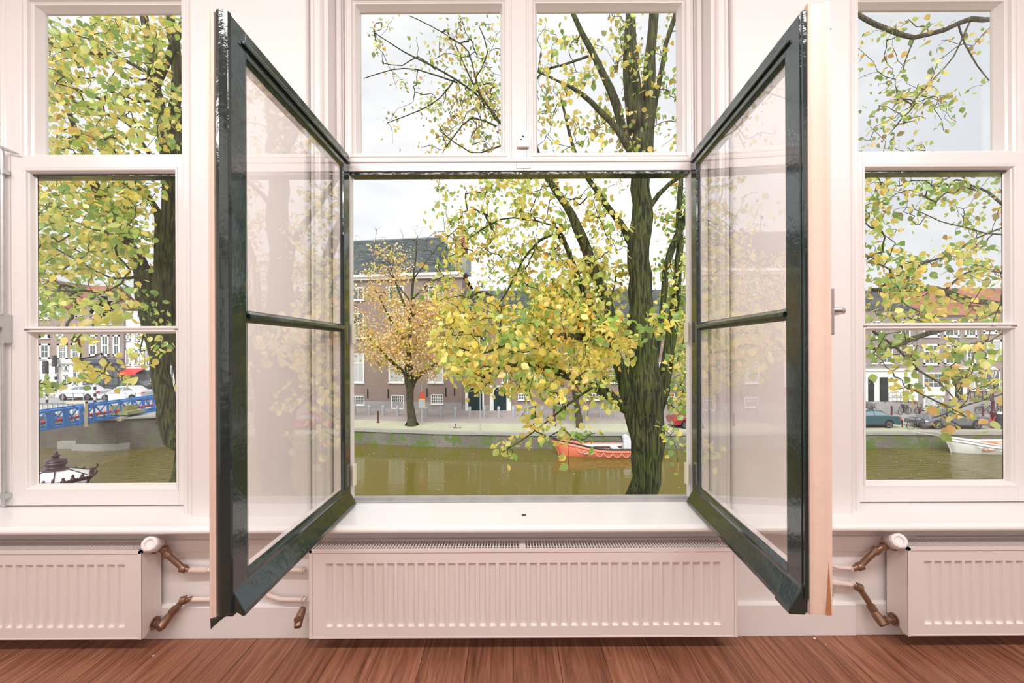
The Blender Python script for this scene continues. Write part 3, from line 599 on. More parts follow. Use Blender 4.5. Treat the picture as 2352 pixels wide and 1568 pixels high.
# ----------------------------------------------------------------- facades
class Facade:
    def __init__(s, name, a, b, z0, z1, m, label, cat='building', group=None, depth=7):
        s.a = Vector((*a, 0)); s.b = Vector((*b, 0)); s.L = (s.b-s.a).length; s.ang = math.atan2(s.b.y-s.a.y, s.b.x-s.a.x); s.z0, s.z1 = z0, z1
        s.root = empty(name, (s.a.x, s.a.y, z0), s.ang, label, cat, group)
        s.u = (s.b-s.a).normalized(); s.nv = Vector((-s.u.y, s.u.x, 0))
        s.H = z1-z0; s.depth = depth
        s.wall = MB().box(0, s.L, 0, depth, 0, s.H).build('wall', m, s.root)
    def loc(s, px, py):
        """facade coordinates (u, h) of a pixel"""
        d = P(px, py, 1.0); d = Vector((d.x, 1, d.z-EYE)); t = s.a.dot(s.nv)/Vector((d.x, 1, 0)).dot(s.nv)
        q = d*t; return (Vector((q.x, q.y, 0))-s.a).dot(s.u), EYE+q.z-s.z0
    def part(s, mb, name, m, parent=None, **k):
        return mb.build(name, m, parent or s.root, **k)
    def win(s, px0, px1, py0, py1, nx=2, nz=2, pane='pane', frame='white', sill=True, transom=None, fw=.09, name='window', arch=False):
        u0, h1 = s.loc(px0, py0); u1, h0 = s.loc(px1, py1)
        return s.winu(u0, u1, h0, h1, nx, nz, pane, frame, sill, transom, fw, name)
    def winu(s, u0, u1, h0, h1, nx=2, nz=2, pane='pane', frame='white', sill=True, transom=None, fw=.09, name='window'):
        f = MB()
        f.box(u0, u0+fw, -.07, .05, h0, h1).box(u1-fw, u1, -.07, .05, h0, h1).box(u0, u1, -.07, .05, h0, h0+fw).box(u0, u1, -.07, .05, h1-fw, h1)
        b = min(.05, fw*.6)
        for i in range(1, nx):
            c = u0+fw+(u1-u0-2*fw)*i/nx; f.box(c-b/2, c+b/2, -.05, .02, h0, h1)
        for i in range(1, nz):
            c = h0+fw+(h1-h0-2*fw)*i/nz; f.box(u0, u1, -.05, .02, c-b/2, c+b/2)
        if transom: c = h0+(h1-h0)*transom; f.box(u0, u1, -.06, .03, c-.06, c+.06)
        if sill: f.box(u0-.06, u1+.06, -.14, .02, h0-.09, h0)
        o = s.part(f, name, M[frame])
        s.part(MB().box(u0+.02, u1-.02, -.03, .0, h0+.02, h1-.02), 'pane', M[pane], o)
        return o
    def boxp(s, name, m, px0, px1, py0, py1, y0=-.15, y1=.02):
        u0, h1 = s.loc(px0, py0); u1, h0 = s.loc(px1, py1); return s.part(MB().box(u0, u1, y0, y1, h0, h1), name, M[m])
# big brick building with the tiled hipped roof
A = Facade('brick_building', (-35.1, 47.55), (-5.1, 43.0), QZ, 8.62, M['brickA'], 'big brown brick building with a dark tiled hipped roof and white cornice across the canal', depth=12)
zc = 13.62
A.part(MB().box(-.1, A.L+.1, -.28, .1, zc, zc+.28).box(-.2, A.L+.2, -.5, .1, zc+.28, zc+.55), 'cornice', M['white'])
rl_ = A.L
bpy.data.objects.remove(A.wall); sh_ = 12*math.tan(-A.ang)
A.wall = A.part(MB().prism([(0,0),(rl_,0),(rl_-sh_,12),(0,12)], lambda p, t: (p[0], p[1], t), 0, A.H), 'wall', M['brickA'])
mb = MB(); e = .35
mb.add([(-e,-e,zc+.55),(rl_+.12,-e,zc+.55),(rl_-sh_,12+e,zc+.55),(-e,12+e,zc+.55),(4.6,5.6,zc+5.75),(rl_-4.0,5.6,zc+5.75),(rl_-4.0,7,zc+5.75),(4.6,7,zc+5.75)], [(0,1,5,4),(1,2,6,5),(2,3,7,6),(3,0,4,7),(4,5,6,7)])
rf = A.part(mb, 'roof', M['slate'])
A.part(MB().bar((rl_+e-.2,-e,zc+.62),(rl_-4.0,5.6,zc+5.8),.22,.12).bar((4.6,5.7,zc+5.8),(rl_-4.0,5.7,zc+5.8),.18,.14), 'ridge', M['lead'], rf)
ch, hh0 = A.loc(1053, 556); A.part(MB().box(rl_-1.15, rl_+.05, 1.2, 2.2, zc+.3, zc+4.6).box(rl_-1.25, rl_+.15, 1.1, 2.3, zc+4.35, zc+4.6), 'chimney', M['redtile'])
A.part(MB().box(rl_-1.3, rl_+.3, .4, 2.6, zc+.5, zc+2.2), 'dormer_box', M['lead'])
A.part(MB().box(rl_-4.9, rl_-4.1, 5.7, 6.3, zc+5.6, zc+6.1), 'chimney', M['redtile'])
vx = 14.2; A.part(MB().cyl((vx,6,zc+5.7),(vx,6,zc+7.9),.035,6).box(vx-.28,vx+.02,5.98,6.02,zc+7.4,zc+7.75).box(vx-.15,vx+.15,5.85,6.15,zc+5.6,zc+6.0), 'weather_vane', M['black'])
cols = [(893,928),(983.5,1019)]; cols = [(808.5,837)]+cols
for x0, x1 in cols:
    A.win(x0, x1, 657+ (3 if x0 < 820 else 0), 689, 2, 1, fw=.13)
    A.win(x0, x1, 719, 777, 2, 1, transom=.62, fw=.12)
    A.win(x0, x1, 806+(5 if x0 < 820 else 0), 878.5, 2, 1, pane='curtain', transom=.66, fw=.13)
A.win(811, 838, 908.5, 930, 6, 3, fw=.09); A.win(899, 928.5, 906.5, 938.5, 6, 4, fw=.10); A.win(990, 1018.5, 905, 928, 6, 3, fw=.09)
for k in range(1, 7):       # the same bays further left, seen mirrored in the right leaf
    u0 = A.loc(811, 700)[0]-4.15*k; 
    for h0, h1, t, p in ((10.9,12.3,0,'pane'),(6.95,9.6,.62,'pane'),(2.4,5.65,.66,'curtain')): A.winu(u0, u0+1.45, h0, h1, 2, 1, pane=p, transom=t or None, fw=.12)
    A.winu(u0+.1, u0+1.4, .25, 1.25, 6, 3, fw=.09)
A.part(MB().box(0, A.L, -.06, .02, 0, .75), 'plinth', M['greystone'])
for px, y0, y1 in ((845,893,914),(892,893,914),(981,892,911),(1024,890,911),(1044,890,908)):
    u, h1 = A.loc(px, y0); _, h0 = A.loc(px, y1); A.part(MB().box(u-.05, u+.05, -.08, .0, h0, h1), 'wall_anchor', M['black'])
# lower wing with the two arched doors
Bf = Facade('brick_wing', (-5.05, 42.7), (31.2, 42.3), QZ, 3.3, M['brickA'], 'lower brown brick wing with two arched doorways and a long dark roof behind the elm', depth=10)
zb = 8.3
Bf.part(MB().box(-.02, Bf.L, -.35, .05, zb, zb+.26), 'gutter', M['lead'])
Bf.part(MB().add([(-.02,-.3,zb+.26),(Bf.L,-.3,zb+.26),(Bf.L,4.6,zb+4.55),(-.02,4.6,zb+4.55),(-.02,10,zb+.2),(Bf.L,10,zb+.2)], [(0,1,2,3),(3,2,5,4),(0,3,4),(1,5,2)]), 'roof', M['slate'])
Bf.part(MB().box(0, Bf.L, -.06, .02, 0, .55), 'plinth', M['greystone'])
for x0, x1 in ((1074,1092),(1152,1167),(1228,1262),(1343,1376),(1394,1420),(1505,1523)):
    Bf.win(x0, x1, 832, 878.5, 2, 3, fw=.1, pane='pane')
for x0, x1 in ((1190,1215),(1270,1300),(1346,1376),(1410,1440),(1520,1550)): Bf.win(x0, x1, 903, 918, 4, 2, fw=.09)
for x0, x1 in ((1100,1122),(1190,1215),(1280,1310),(1395,1420)): Bf.win(x0, x1, 770, 812, 2, 2, fw=.1)
for px0, px1 in ((1069, 1112), (1125, 1174)):
    u0, h1 = Bf.loc(px0, 888.5); u1, _ = Bf.loc(px1, 888.5); cm = (u0+u1)/2; ww = .72 if px0 < 1100 else .66
    cm = Bf.loc(1092 if px0 < 1100 else 1148.5, 900)[0]
    cs = MB(); hs = 2.05-ww*.5
    # surround with an arched opening
    n = 12; arc = [(cm+ww*math.cos(math.pi*i/n), hs+ww*math.sin(math.pi*i/n)) for i in range(n+1)]
    poly = [(u1,0),(u1,h1),(u0,h1),(u0,0),(cm-ww,0)]+arc[::-1]+[(cm+ww,0)]
    cs.prism(poly, lambda p, t: (p[0], t, p[1]), -.22, .02); cs.box(u0-.12, u1+.12, -.34, .02, h1, h1+.16)
    sr = Bf.part(cs, 'door_surround', M['white'])
    dp = [(cm-ww,0)]+arc[::-1]+[(cm+ww,0)]
    d = Bf.part(MB().prism(dp, lambda p, t: (p[0], t, p[1]), -.08, .02), 'arched_door', M['darkgreen'])
    Bf.part(MB().box(cm-.02, cm+.02, -.1, -.07, .1, hs).box(cm+.1, cm+.16, -.13, -.07, 1.0, 1.15), 'door_trim', M['black'], d)
tag(Bf.root)
# ----------------------------------------------------------------- right-hand canal houses
def gable_roof(Fd, u0, u1, h, rise, dep, m, eave=.2):
    return Fd.part(MB().add([(u0,-eave,h),(u1,-eave,h),(u1,dep/2,h+rise),(u0,dep/2,h+rise),(u1,dep,h),(u0,dep,h)], [(0,1,2,3),(3,2,4,5),(0,3,5),(1,4,2)]), 'roof', M[m])
def X40(px, d=40.3): return DX(px, d)
H1 = Facade('canal_house', (X40(1925), 40.35), (X40(2107)-.02, 40.35), QZ, 4.9, M['brickC'], 'grey brick canal house with white ground floor, leftmost in the right window', group='canal houses across the water', depth=8)
for a, b, y0, y1, nx, nz in ((2000,2012,800,834,1,2),(2022,2050,797,834,2,2),(2066,2099,792,834,2,2),(1960,1985,797,834,2,2)):
    H1.win(a, b, y0, y1, nx, nz, fw=.13)
for a, b in ((2000,2025),(2066,2090),(1955,1980)): H1.win(a, b, 737, 776, 2, 2, fw=.13)
H1.boxp('white_ground_floor', 'white', 1926, 2107, 848, 921, -.08, .02)
H1.part(MB().box(0, H1.L, -.2, .02, H1.loc(2050,851)[1], H1.loc(2050,846)[1]), 'cornice', M['white'])
H1.win(2047, 2071, 858, 906, 1, 2, fw=.1); H1.win(2079, 2100, 858, 906, 2, 1, pane='curtain', fw=.1); H1.win(1995, 2006, 858, 878, 1, 1, fw=.05)
for a, b in ((1992,2006),(2018.5,2038)):
    d = H1.boxp('front_door', 'darkgreen', a, b, 866, 921, -.12, 0); 
    u0, h1 = H1.loc(a, 866); u1, h0 = H1.loc(b, 921)
    H1.part(MB().box(u0+.1, u1-.1, -.15, -.11, h0+.2, h0+.5).box(u0+.1, u1-.1, -.15, -.11, h0+.65, h0+1.2).box(u0+.1,u1-.1,-.15,-.11,h1-.7,h1-.15), 'door_panels', M['black'], d)
H1.boxp('stoop', 'greystone', 1988, 2044, 922, 946, -1.1, 0); H1.boxp('basement_wall', 'bluegrey', 2036, 2078, 929, 946, -.5, 0)
H1.win(2040, 2060, 932, 944, 1, 1, fw=.1, sill=False).location.y = -.5
q = MB(); uu = [H1.loc(x, 905)[0] for x in (2010, 2062, 2078)]
h_ = H1.loc(2050, 922)[1]
q.bar((uu[0],-1.1,h_+.95),(uu[1],-1.1,h_+.95),.05).bar((uu[0],-1.1,h_+.5),(uu[1],-1.1,h_+.5),.03).bar((uu[1],-1.1,h_+.95),(uu[2],-1.1,.9),.05)
for k in range(7): u = uu[0]+(uu[1]-uu[0])*k/6; q.bar((u,-1.1,h_),(u,-1.1,h_+.95),.03)
H1.part(q, 'railing', M['black'])
q = MB(); 
for k in range(5): q.box(uu[1]+.05+k*.22, uu[1]+.3+k*.22, -1.1, 0, 0, h_-.2*k-.18)
H1.part(q, 'steps', M['greystone'])
gable_roof(H1, 0, H1.L, 9.9, 2.4, 8, 'slate')
H2 = Facade('canal_house', (X40(2107), 40.3), (X40(2252)-.02, 40.3), QZ, 4.3, M['brickC'], 'brown brick canal house with white sash windows, tall dark door and outside steps', group='canal houses across the water', depth=8)
H2.win(2120, 2156, 790, 837, 3, 3, fw=.17, transom=.66); H2.win(2168, 2202, 791, 837, 3, 3, fw=.16, transom=.66); H2.win(2218, 2240, 791, 837, 2, 3, fw=.14)
for a, b in ((2120,2156),(2168,2202),(2215,2242)): H2.win(a, b, 735, 773, 3, 2, fw=.14)
H2.win(2118, 2168, 855, 892, 4, 3, fw=.15); H2.boxp('panel_under_window', 'white', 2118, 2168, 892, 908, -.12, 0)
H2.win(2120, 2166, 911, 944, 4, 2, pane='curtain', fw=.1)
q = H2.boxp('door_surround', 'white', 2178, 2216, 848, 916, -.2, 0); u0, h1 = H2.loc(2182, 844); u1, _ = H2.loc(2222, 844)
H2.part(MB().box(u0-.25, u1, -.45, 0, h1-.1, h1+.12), 'door_hood', M['white'])
d = H2.boxp('front_door', 'darkgreen', 2188, 2204.5, 854, 916, -.26, -.1)
u0, h0 = H2.loc(2196, 880); H2.part(MB().box(u0-.22, u0+.22, -.3, -.25, h0+.5, h0+1.0).cyl((u0,-.32,h0),(u0,-.25,h0),.06,8), 'door_trim', M['pane'], d)
q = MB(); us = H2.loc(2160, 940)[0]; hs_ = H2.loc(2190, 918)[1]
for k in range(7): q.box(us+k*.2, H2.L, -1.3, 0, hs_*k/7, hs_*(k+1)/7)
H2.part(q, 'steps', M['greystone'])
q = MB(); ua, ub = H2.loc(2195, 900)[0], H2.loc(2240, 900)[0]
q.bar((ua,-1.3,hs_+.95),(ub,-1.3,hs_+.95),.05).bar((ua,-1.3,hs_+.95),(us,-1.3,.95),.05)
for k in range(6): u = ua+(ub-ua)*k/5; q.bar((u,-1.3,hs_),(u,-1.3,hs_+.95),.04)
H2.part(q, 'railing', M['black'])
gable_roof(H2, 0, H2.L, 9.3, 2.9, 8, 'redtile')
H3 = Facade('canal_house', (X40(2252), 40.25), (X40(2420), 40.25), QZ, 4.7, M['brickB'], 'reddish brick canal house with blue-lit lower window, at the right edge of the right window', group='canal houses across the water', depth=8)
H3.win(2264, 2300, 780, 826, 2, 2, fw=.17, pane='curtain'); H3.win(2258, 2288, 730, 765, 2, 2, fw=.15)
H3.win(2308, 2340, 780, 826, 2, 2, fw=.15)
gable_roof(H3, 0, H3.L, 9.7, 2.8, 8, 'redtile')
o = H2.win(2225, 2250, 850, 896, 2, 2, fw=.12, pane='curtain'); H3.win(2262, 2296, 850, 896, 2, 2, fw=.12)
H3.boxp('grey_doorstep', 'greystone', 2262, 2330, 905, 946, -.7, 0)
# ----------------------------------------------------------------- left: raised street, bridge head and houses
RZ = -3.80
ab = empty('bridge_abutment', (-30, 31.0, -6.8), 0, 'tall weathered brick abutment wall with a pale stone foot beside the blue truss', 'quay wall')
def BA(mb, name, m): o = mb.build(name, m, ab); o.location = (30, -31.0, 6.8); return o
x0, x1, x2, x3 = -46, -31.4, -27.6, -24.2
mb = MB(); top = [(x0,32.0),(-32.6,32.0),(-32.6,31.2),(x1+.6,31.0),(-29.6,31.15),(-29.0,31.7),(-27,32.2),(-25.5,32.3),(x3,32.4)]
n = len(top); back = [(x3,45.6),(x0,45.6)]
poly = top+back
BA(MB().prism(poly, lambda p, t: (p[0], p[1], t), -6.8, RZ), 'brick_wall', M['abut'])
BA(MB().add([(x-.0, y-.18, z) for z in (RZ-.10, RZ+.03) for x, y in top[1:]], [(i, i+1, n+i, n-1+i) for i in range(n-2)]).add([(x, y+q, RZ+.03) for q in (-.18,.6) for x, y in top[1:]], [(i, i+1, n+i, n-1+i) for i in range(n-2)]), 'coping', M['stone'])
BA(MB().box(-34.4, -32.65, 31.6, 32.0, -6.8, -5.6).prism([(-32.75,31.05),(-30.8,30.85),(-29.5,31.0),(-28.95,31.6),(-28.95,32),(-32.75,32)], lambda p, t: (p[0], p[1], t), -6.8, -5.7), 'stone_foot', M['stone'])
BA(MB().box(-31.3, -29.0, 31.5, 33.0, RZ+.2, RZ+.45).box(-30.9, -29.4, 31.9, 32.8, RZ+.45, RZ+.85), 'stone_block', M['soil'])
struct(MB().prism([(-75,32.3),(-26,32.5),(-24.3,32.6),(-24.3,45.9),(-75,45.9)], lambda p, t: (p[0], p[1], t), RZ, RZ+.03).build('trim_7', M['asphalt']))
struct(MB().box(-75, -36.4, 44.4, 45.95, RZ+.03, RZ+.11).build('trim_8', M['paving']))
rg = empty('bridge_railing', (-36.5, 32.6, RZ), 0, 'dark balustrade railing with pale uprights at the end of the bridge', 'railing')
q = MB()
for k in range(16): q.bar((-3+k*.4,0,0),(-3+k*.4,0,.95),.09)
q.build('balusters', M['white'], rg); MB().bar((-3.2,0,.95),(3.4,0,.95),.14,.1).bar((-3.2,0,.12),(3.4,0,.12),.1,.08).build('rail', M['lead'], rg)
# blue steel truss carrying a red pipe across the water
TX, TY0, TY1, TZ0, TZ1, TW = -29.6, 21.5, 43.0, -3.70, -2.6, 1.0
tr = empty('pipe_bridge', (TX, TY0, TZ0), 0, 'bright blue steel lattice truss carrying a red pipe over the canal', 'pipe bridge')
def BT(mb, name, m, par=None):
    o = mb.build(name, m, par or tr); 
    if not par: o.location = (-TX, -TY0, -TZ0)
    return o
q = MB()
for x in (TX, TX-TW):
    for z in (TZ0, TZ1): q.bar((x,TY0-4,z),(x,TY1,z),.13,.14)
BT(q, 'chords', M['blue'])
q = MB(); st = 1.0; k = 0; y = TY0-3.9
while y < TY1-1:
    for x in (TX, TX-TW):
        if not (28.3 < y < 29.3): q.bar((x,y,TZ0),(x,y,TZ1),.08,.09)
        a, b = (TZ0, TZ1) if k % 2 else (TZ1, TZ0); q.bar((x,y,a),(x,y+st,b),.07,.07)
    q.bar((TX,y,TZ0),(TX-TW,y,TZ0),.08).bar((TX,y,TZ1),(TX-TW,y,TZ1),.08); k += 1; y += st
for yy in (26.85, 27.75): q.box(TX-.08, TX+.08, yy-.13, yy+.13, TZ0, TZ1).box(TX-TW-.08, TX-TW+.08, yy-.13, yy+.13, TZ0, TZ1)
BT(q, 'lattice', M['blue'])
jp = MB(); y0, y1, ym = 28.55, 29.15, 28.85; hol = [(ym+.13*math.cos(2*math.pi*i/16), .5*(TZ0+TZ1)+.36*math.sin(2*math.pi*i/16)) for i in range(16)]
out_ = []
for i in range(16):
    a = 2*math.pi*i/16; cx, sz = math.cos(a), math.sin(a); m_ = max(abs(cx), abs(sz)); out_.append((ym+.3*cx/m_, .5*(TZ0+TZ1)+.60*sz/m_))
vs = [(TX+.02, p[0], p[1]) for p in hol]+[(TX+.02, p[0], p[1]) for p in out_]+[(TX+.10, p[0], p[1]) for p in hol]+[(TX+.10, p[0], p[1]) for p in out_]
fs = []
for i in range(16):
    k2 = (i+1) % 16; fs += [(i,k2,16+k2,16+i), (32+i,48+i,48+k2,32+k2), (i,32+i,32+k2,k2), (16+i,16+k2,48+k2,48+i)]
jp.add(vs, fs)
for yy in (28.5, 29.2): jp.box(TX-.12, TX+.22, yy-.05, yy+.05, TZ0-.14, TZ0+.14).box(TX-.12, TX+.22, yy-.05, yy+.05, TZ1-.14, TZ1+.14)
BT(jp, 'joint_plate', M['blue'])
BT(MB().cyl((TX-.3, TY0-4, TZ0+.42), (TX-.3, TY1, TZ0+.42), .10, 12), 'pipe', M['redpipe'])
for y in (22.3, 28.9, 36.2):
    f = MB().box(TX+.08, TX+.16, y-.1, y+.1, TZ0-.3, TZ1+.35).box(TX-TW-.2, TX+.16, y-.08, y+.08, TZ1+.22, TZ1+.35); BT(f, 'timber_frame', M['creambeam'])
for y in (25.2, 31.5, 40.0): BT(MB().box(TX-.1, TX+.35, y-.3, y+.3, TZ0-.30, TZ0-.02), 'timber_block', M['creambeam'])
# houses across the raised street
def X46(px, d=46.0): return DX(px, d)
hz = RZ+.1
K1 = Facade('street_house', (X46(40), 46.6), (X46(117)-.03, 46.6), hz, 9.1, M['brickB'], 'tall pinkish brick house with deep white cornice, leftmost in the left window', group='houses behind the bridge', depth=9)
K1.boxp('cornice', 'white', 40, 116.5, 678, 700, -.5, 0); K1.boxp('cornice', 'white', 40, 116.5, 636, 645, -.3, 0)
for y0, y1 in ((648,676),(706,732),(768,776),(789,824)): K1.win(92, 115, y0, y1, 2, 2, fw=.2)
K1.boxp('shopfront', 'white', 50, 116, 828, 905, -.2, 0); K1.win(88, 104, 838, 900, 1, 3, fw=.15)
K2 = Facade('street_house', (X46(117), 46.2), (X46(196)-.03, 46.2), hz, 6.1, M['brickB'], 'brick house with red tiled roof and arched white shopfront, behind the bridge', group='houses behind the bridge', depth=9)
for a, b in ((132,156),(163,187)): K2.win(a, b, 788, 827, 4, 6, fw=.24, transom=.5)
for a, b in ((131,147),(175,190)): K2.win(a, b, 705, 729, 2, 2, fw=.2); K2.win(a, b, 757, 777, 2, 2, fw=.2)
sf = K2.boxp('shopfront', 'white', 118, 195, 828, 905, -.25, 0)
K2.boxp('cornice', 'white', 118, 195, 825, 834, -.45, 0)
for a, b, y0, y1 in ((132,144,839,890),(153,163,838,852),(153,161,860,888),(173,184,838,885)): K2.win(a, b, y0, y1, 1, 3 if y1 > 860 else 1, fw=.1, sill=False).location.y = -.24
gable_roof(K2, 0, K2.L, 9.7, 3.0, 8, 'redtile'); K2.win(154, 169, 678, 696, 2, 2, fw=.2)
K3 = Facade('street_house', (X46(196), 46.0), (X46(285)-.03, 46.0), hz, 5.3, M['brickC'], 'stepped gable house with tall white windows above a blue grey shopfront', group='houses behind the bridge', depth=9)
# stepped gable
q = MB(); u0, hb = K3.loc(201, 712); steps = []
cx_ = K3.loc(241, 700)[0]; top = K3.loc(241, 669)[1]; hw = [.4, 1.0, 1.5, 2.0, K3.L/2]
for k, wv in enumerate(hw): q.box(cx_-wv, min(cx_+wv, K3.L), -.1, .6, hb-.3 if k else hb, top-(top-K3.H+.2)*k/len(hw))
K3.part(q, 'stepped_gable', M['brickC'])
q = MB(); 
for k in range(14):
    a = math.pi*k/13; b = math.pi*(k+1)/13
    if k < 13: q.bar((cx_+1.05*math.cos(a), -.16, K3.H-.4+1.05*math.sin(a)), (cx_+1.05*math.cos(b), -.16, K3.H-.4+1.05*math.sin(b)), .16, .2)
K3.part(q, 'arch_moulding', M['white'])
for a, b in ((232,246),(252,266)): K3.win(a, b, 706, 745, 2, 4, fw=.15)
for a, b in ((205,223),(233,251),(260,276)): K3.win(a, b, 769, 816, 2, 1, fw=.17, transom=.5, pane='pane' )
K3.boxp('shopfront', 'bluegrey', 196, 284, 833, 905, -.2, 0); K3.boxp('fascia', 'bluegrey', 197, 284, 824, 833, -.5, 0)
for a, b in ((204,216),(221,246),(250,276)): K3.win(a, b, 838, 884, 2, 2, frame='bluegrey', fw=.08, sill=False).location.y = -.18
K4 = Facade('street_house', (X46(285), 46.2), (X46(352)-.03, 46.2), hz, 5.6, M['white'], 'white painted house with narrow dark windows and red awning', group='houses behind the bridge', depth=9)
for a, b in ((289,300),(309,321),(330,343)): K4.win(a, b, 801, 838, 3, 5, fw=.1); K4.win(a+1, b, 767, 781, 2, 3, fw=.1)
K4.boxp('lintel_band', 'stone', 286, 352, 695, 698, -.2, 0)
K4.boxp('dark_shop_window', 'pane', 296, 345, 850, 893, -.1, 0)
aw = K4.part(MB().add([(K4.loc(292,846)[0],0,K4.loc(292,846)[1]),(K4.loc(334,846)[0],0,K4.loc(292,846)[1]),(K4.loc(334,846)[0],-1.2,K4.loc(292,855)[1]),(K4.loc(292,846)[0],-1.2,K4.loc(292,855)[1])],[(0,1,2,3)]).box(K4.loc(292,846)[0],K4.loc(334,846)[0],-1.22,-1.18,K4.loc(292,860)[1],K4.loc(292,855)[1]), 'awning', M['redsign'])
K5 = Facade('street_house', (X46(352), 46.4), (X46(445), 46.4), hz, 5.0, M['brickB'], 'pale brick house mostly hidden behind the left elm stems', group='houses behind the bridge', depth=9)
for a, b in ((358,375),(385,402)): K5.win(a, b, 770, 820, 2, 3, fw=.15); K5.win(a, b, 715, 745, 2, 2, fw=.15); K5.win(a, b, 840, 890, 2, 2, fw=.15)
# dark rooftops and block further right behind the wing
# ----------------------------------------------------------------- street furniture
def base_on(px, py, z=QZ): return G(px, py, z)
proto = None
bx = [815,848,880,913.5,947,980,1013,1046,1079,1112.6,1145.5,1179,1212.6,1245.5,1279.5,1312.4,1346,1379.6,1412.5,1446,1519,1552,1575]
bl_lab = {0:'leftmost grey bollard of the row in front of the brick building'}
for i, x in enumerate(bx):
    yb = 951.5+min(1, max(0, (x-815)/230))*6.5
    p = G(x, yb)
    if proto is None:
        proto = empty('bollard', p); MB().lathe([(.13,0),(.13,.93),(.12,.96),(.10,.99),(.02,1.02)], 10).build('post', M['postgrey'], proto, smooth=2)
        MB().lathe([(.135,.80),(.137,.81),(.137,.86),(.135,.87)], 10).build('band', M['white'], proto); r = proto
    else:
        r = copy_tree(proto); r.location = p
    near = ['leftmost of the row, at the left frame of the open window','second from the left end of the row','third from the left, left of the orange tree','fourth from the left, just left of the orange tree','hidden behind the orange tree trunk','just right of the orange tree and sign post','seventh from the left, right of the sign','before the last basement window','left of the first arched door','between the two arched doors, at the left door','just right of the gap between the arched doors','at the right jamb of the right arched door','right of the arched doors','second one right of the arched doors','just right of the maroon street lamp','left of the leaning tree on the far bank','right of the leaning tree on the far bank','left of the elm trunk, third out','left of the elm trunk, next nearest','nearest left of the elm trunk','right of the elm trunk','second right of the elm trunk','by the right window frame'][i]
    tag(r, 'grey street bollard '+near, 'bollard', 'grey bollards along the far street')
def lathe_thing(name, prof, m, p, label, cat, n=10, group=None):
    o = MB().lathe(prof, n).build(name, m, smooth=2); o.location = p; tag(o, label, cat, group); return o
lathe_thing('short_bollard', [(.11,0),(.11,.1),(.075,.15),(.07,.9),(.085,.93),(.06,1.02),(.02,1.04)], M['maroon'], G(868, 971), 'short maroon bollard on the far quay left of the orange tree', 'bollard')
# sign post by the orange tree, with its triangular sign
p = G(969, 976.5); sp = empty('sign_post', p, 0, 'grey post with red triangle and square blue grey sign beside the orange tree', 'sign')
MB().cyl((0,0,0),(0,0,3.35),.035,8).build('pole', M['postgrey'], sp)
MB().add([(-.2,-.05,2.2),(.30,-.05,2.2),(.05,-.05,2.9)],[(0,1,2)]).add([(-.2,-.03,2.2),(.30,-.03,2.2),(.05,-.03,2.9)],[(0,2,1)]).build('triangle_sign', M['redsign'], sp)
MB().box(-.22,.24,-.055,-.03,1.5,2.15).build('square_sign', M['bluesign'], sp); MB().box(-.25,.27,-.045,-.025,1.46,2.19).build('sign_border', M['yellow'], sp)
p = G(1103, 990); sp = empty('sign_post', p, 0, 'thin grey pole standing at the quay edge left of the street lamp', 'pole'); MB().cyl((0,0,0),(0,0,3.0),.03,8).build('pole', M['postgrey'], sp)
MB().lathe([(.06,0),(.06,.2),(.04,.22)],8).build('foot', M['postgrey'], sp)
p = G(1532, 988); o = MB().cyl((0,0,0),(0,0,.9),.03,8).lathe([(.05,0),(.05,.15),(.035,.17)],8).build('parking_post', M['postgrey']); o.location = p; tag(o, 'thin grey post on the far quay just right of the elm trunk', 'pole')
# hoop bike stand
p = G(1045, 983); q = MB().tube([(-.45,0,0),(-.45,0,.30),(-.40,0,.40),(.40,0,.40),(.45,0,.30),(.45,0,0)], .03, 8); o = q.build('bike_stand', M['postgrey'], smooth=2); o.location = p
MB().tube([(.05,0,.4),(.03,0,.1),(-.15,-.05,.03),(.5,-.1,.02)], .03, 6).build('lock_chain', M['maroon'], o); tag(o, 'low grey hoop bike stand with a red chain on the far quay', 'bike stand')
# maroon street lamp on the far bank
p = G(1273, 978); sl = empty('street_lamp', p, 0, 'maroon cast iron street lamp post on the far bank beside the boat', 'street lamp')
MB().lathe([(.17,0),(.17,.12),(.12,.16),(.12,.5),(.15,.55),(.10,.62),(.09,1.3),(.12,1.36),(.065,1.44),(.05,3.7),(.08,3.75),(.05,3.85),(.05,4.0)], 12).build('pole', M['maroon'], sl, smooth=2)
def lantern(root, z, mf, mg, s=1.0):
    n = 6
    o = MB().lathe([(.12*s,z),(.26*s,z+.55*s)], n).build('lamp_glass', mg, root)
    r_ = MB().lathe([(.30*s,z+.55*s),(.33*s,z+.60*s),(.10*s,z+.80*s),(.10*s,z+.85*s)], n).build('lamp_roof', mg, root)
    q = MB()
    for k in range(n):
        a = 2*math.pi*k/n; b = 2*math.pi*(k+1)/n
        q.bar((.12*s*math.cos(a),.12*s*math.sin(a),z),(.27*s*math.cos(a),.27*s*math.sin(a),z+.56*s),.02*s).bar((.33*s*math.cos(a),.33*s*math.sin(a),z+.60*s),(.33*s*math.cos(b),.33*s*math.sin(b),z+.60*s),.03*s)
        q.bar((.33*s*math.cos(a),.33*s*math.sin(a),z+.61*s),(.1*s*math.cos(a),.1*s*math.sin(a),z+.82*s),.012*s)
    q.build('lamp_frame', mf, root)
    return n
lantern(sl, 4.0, M['maroon'], M['milk'])
MB().lathe([(.11,4.85),(.11,4.95),(.03,5.1),(.03,5.2)],8).build('finial', M['maroon'], sl)
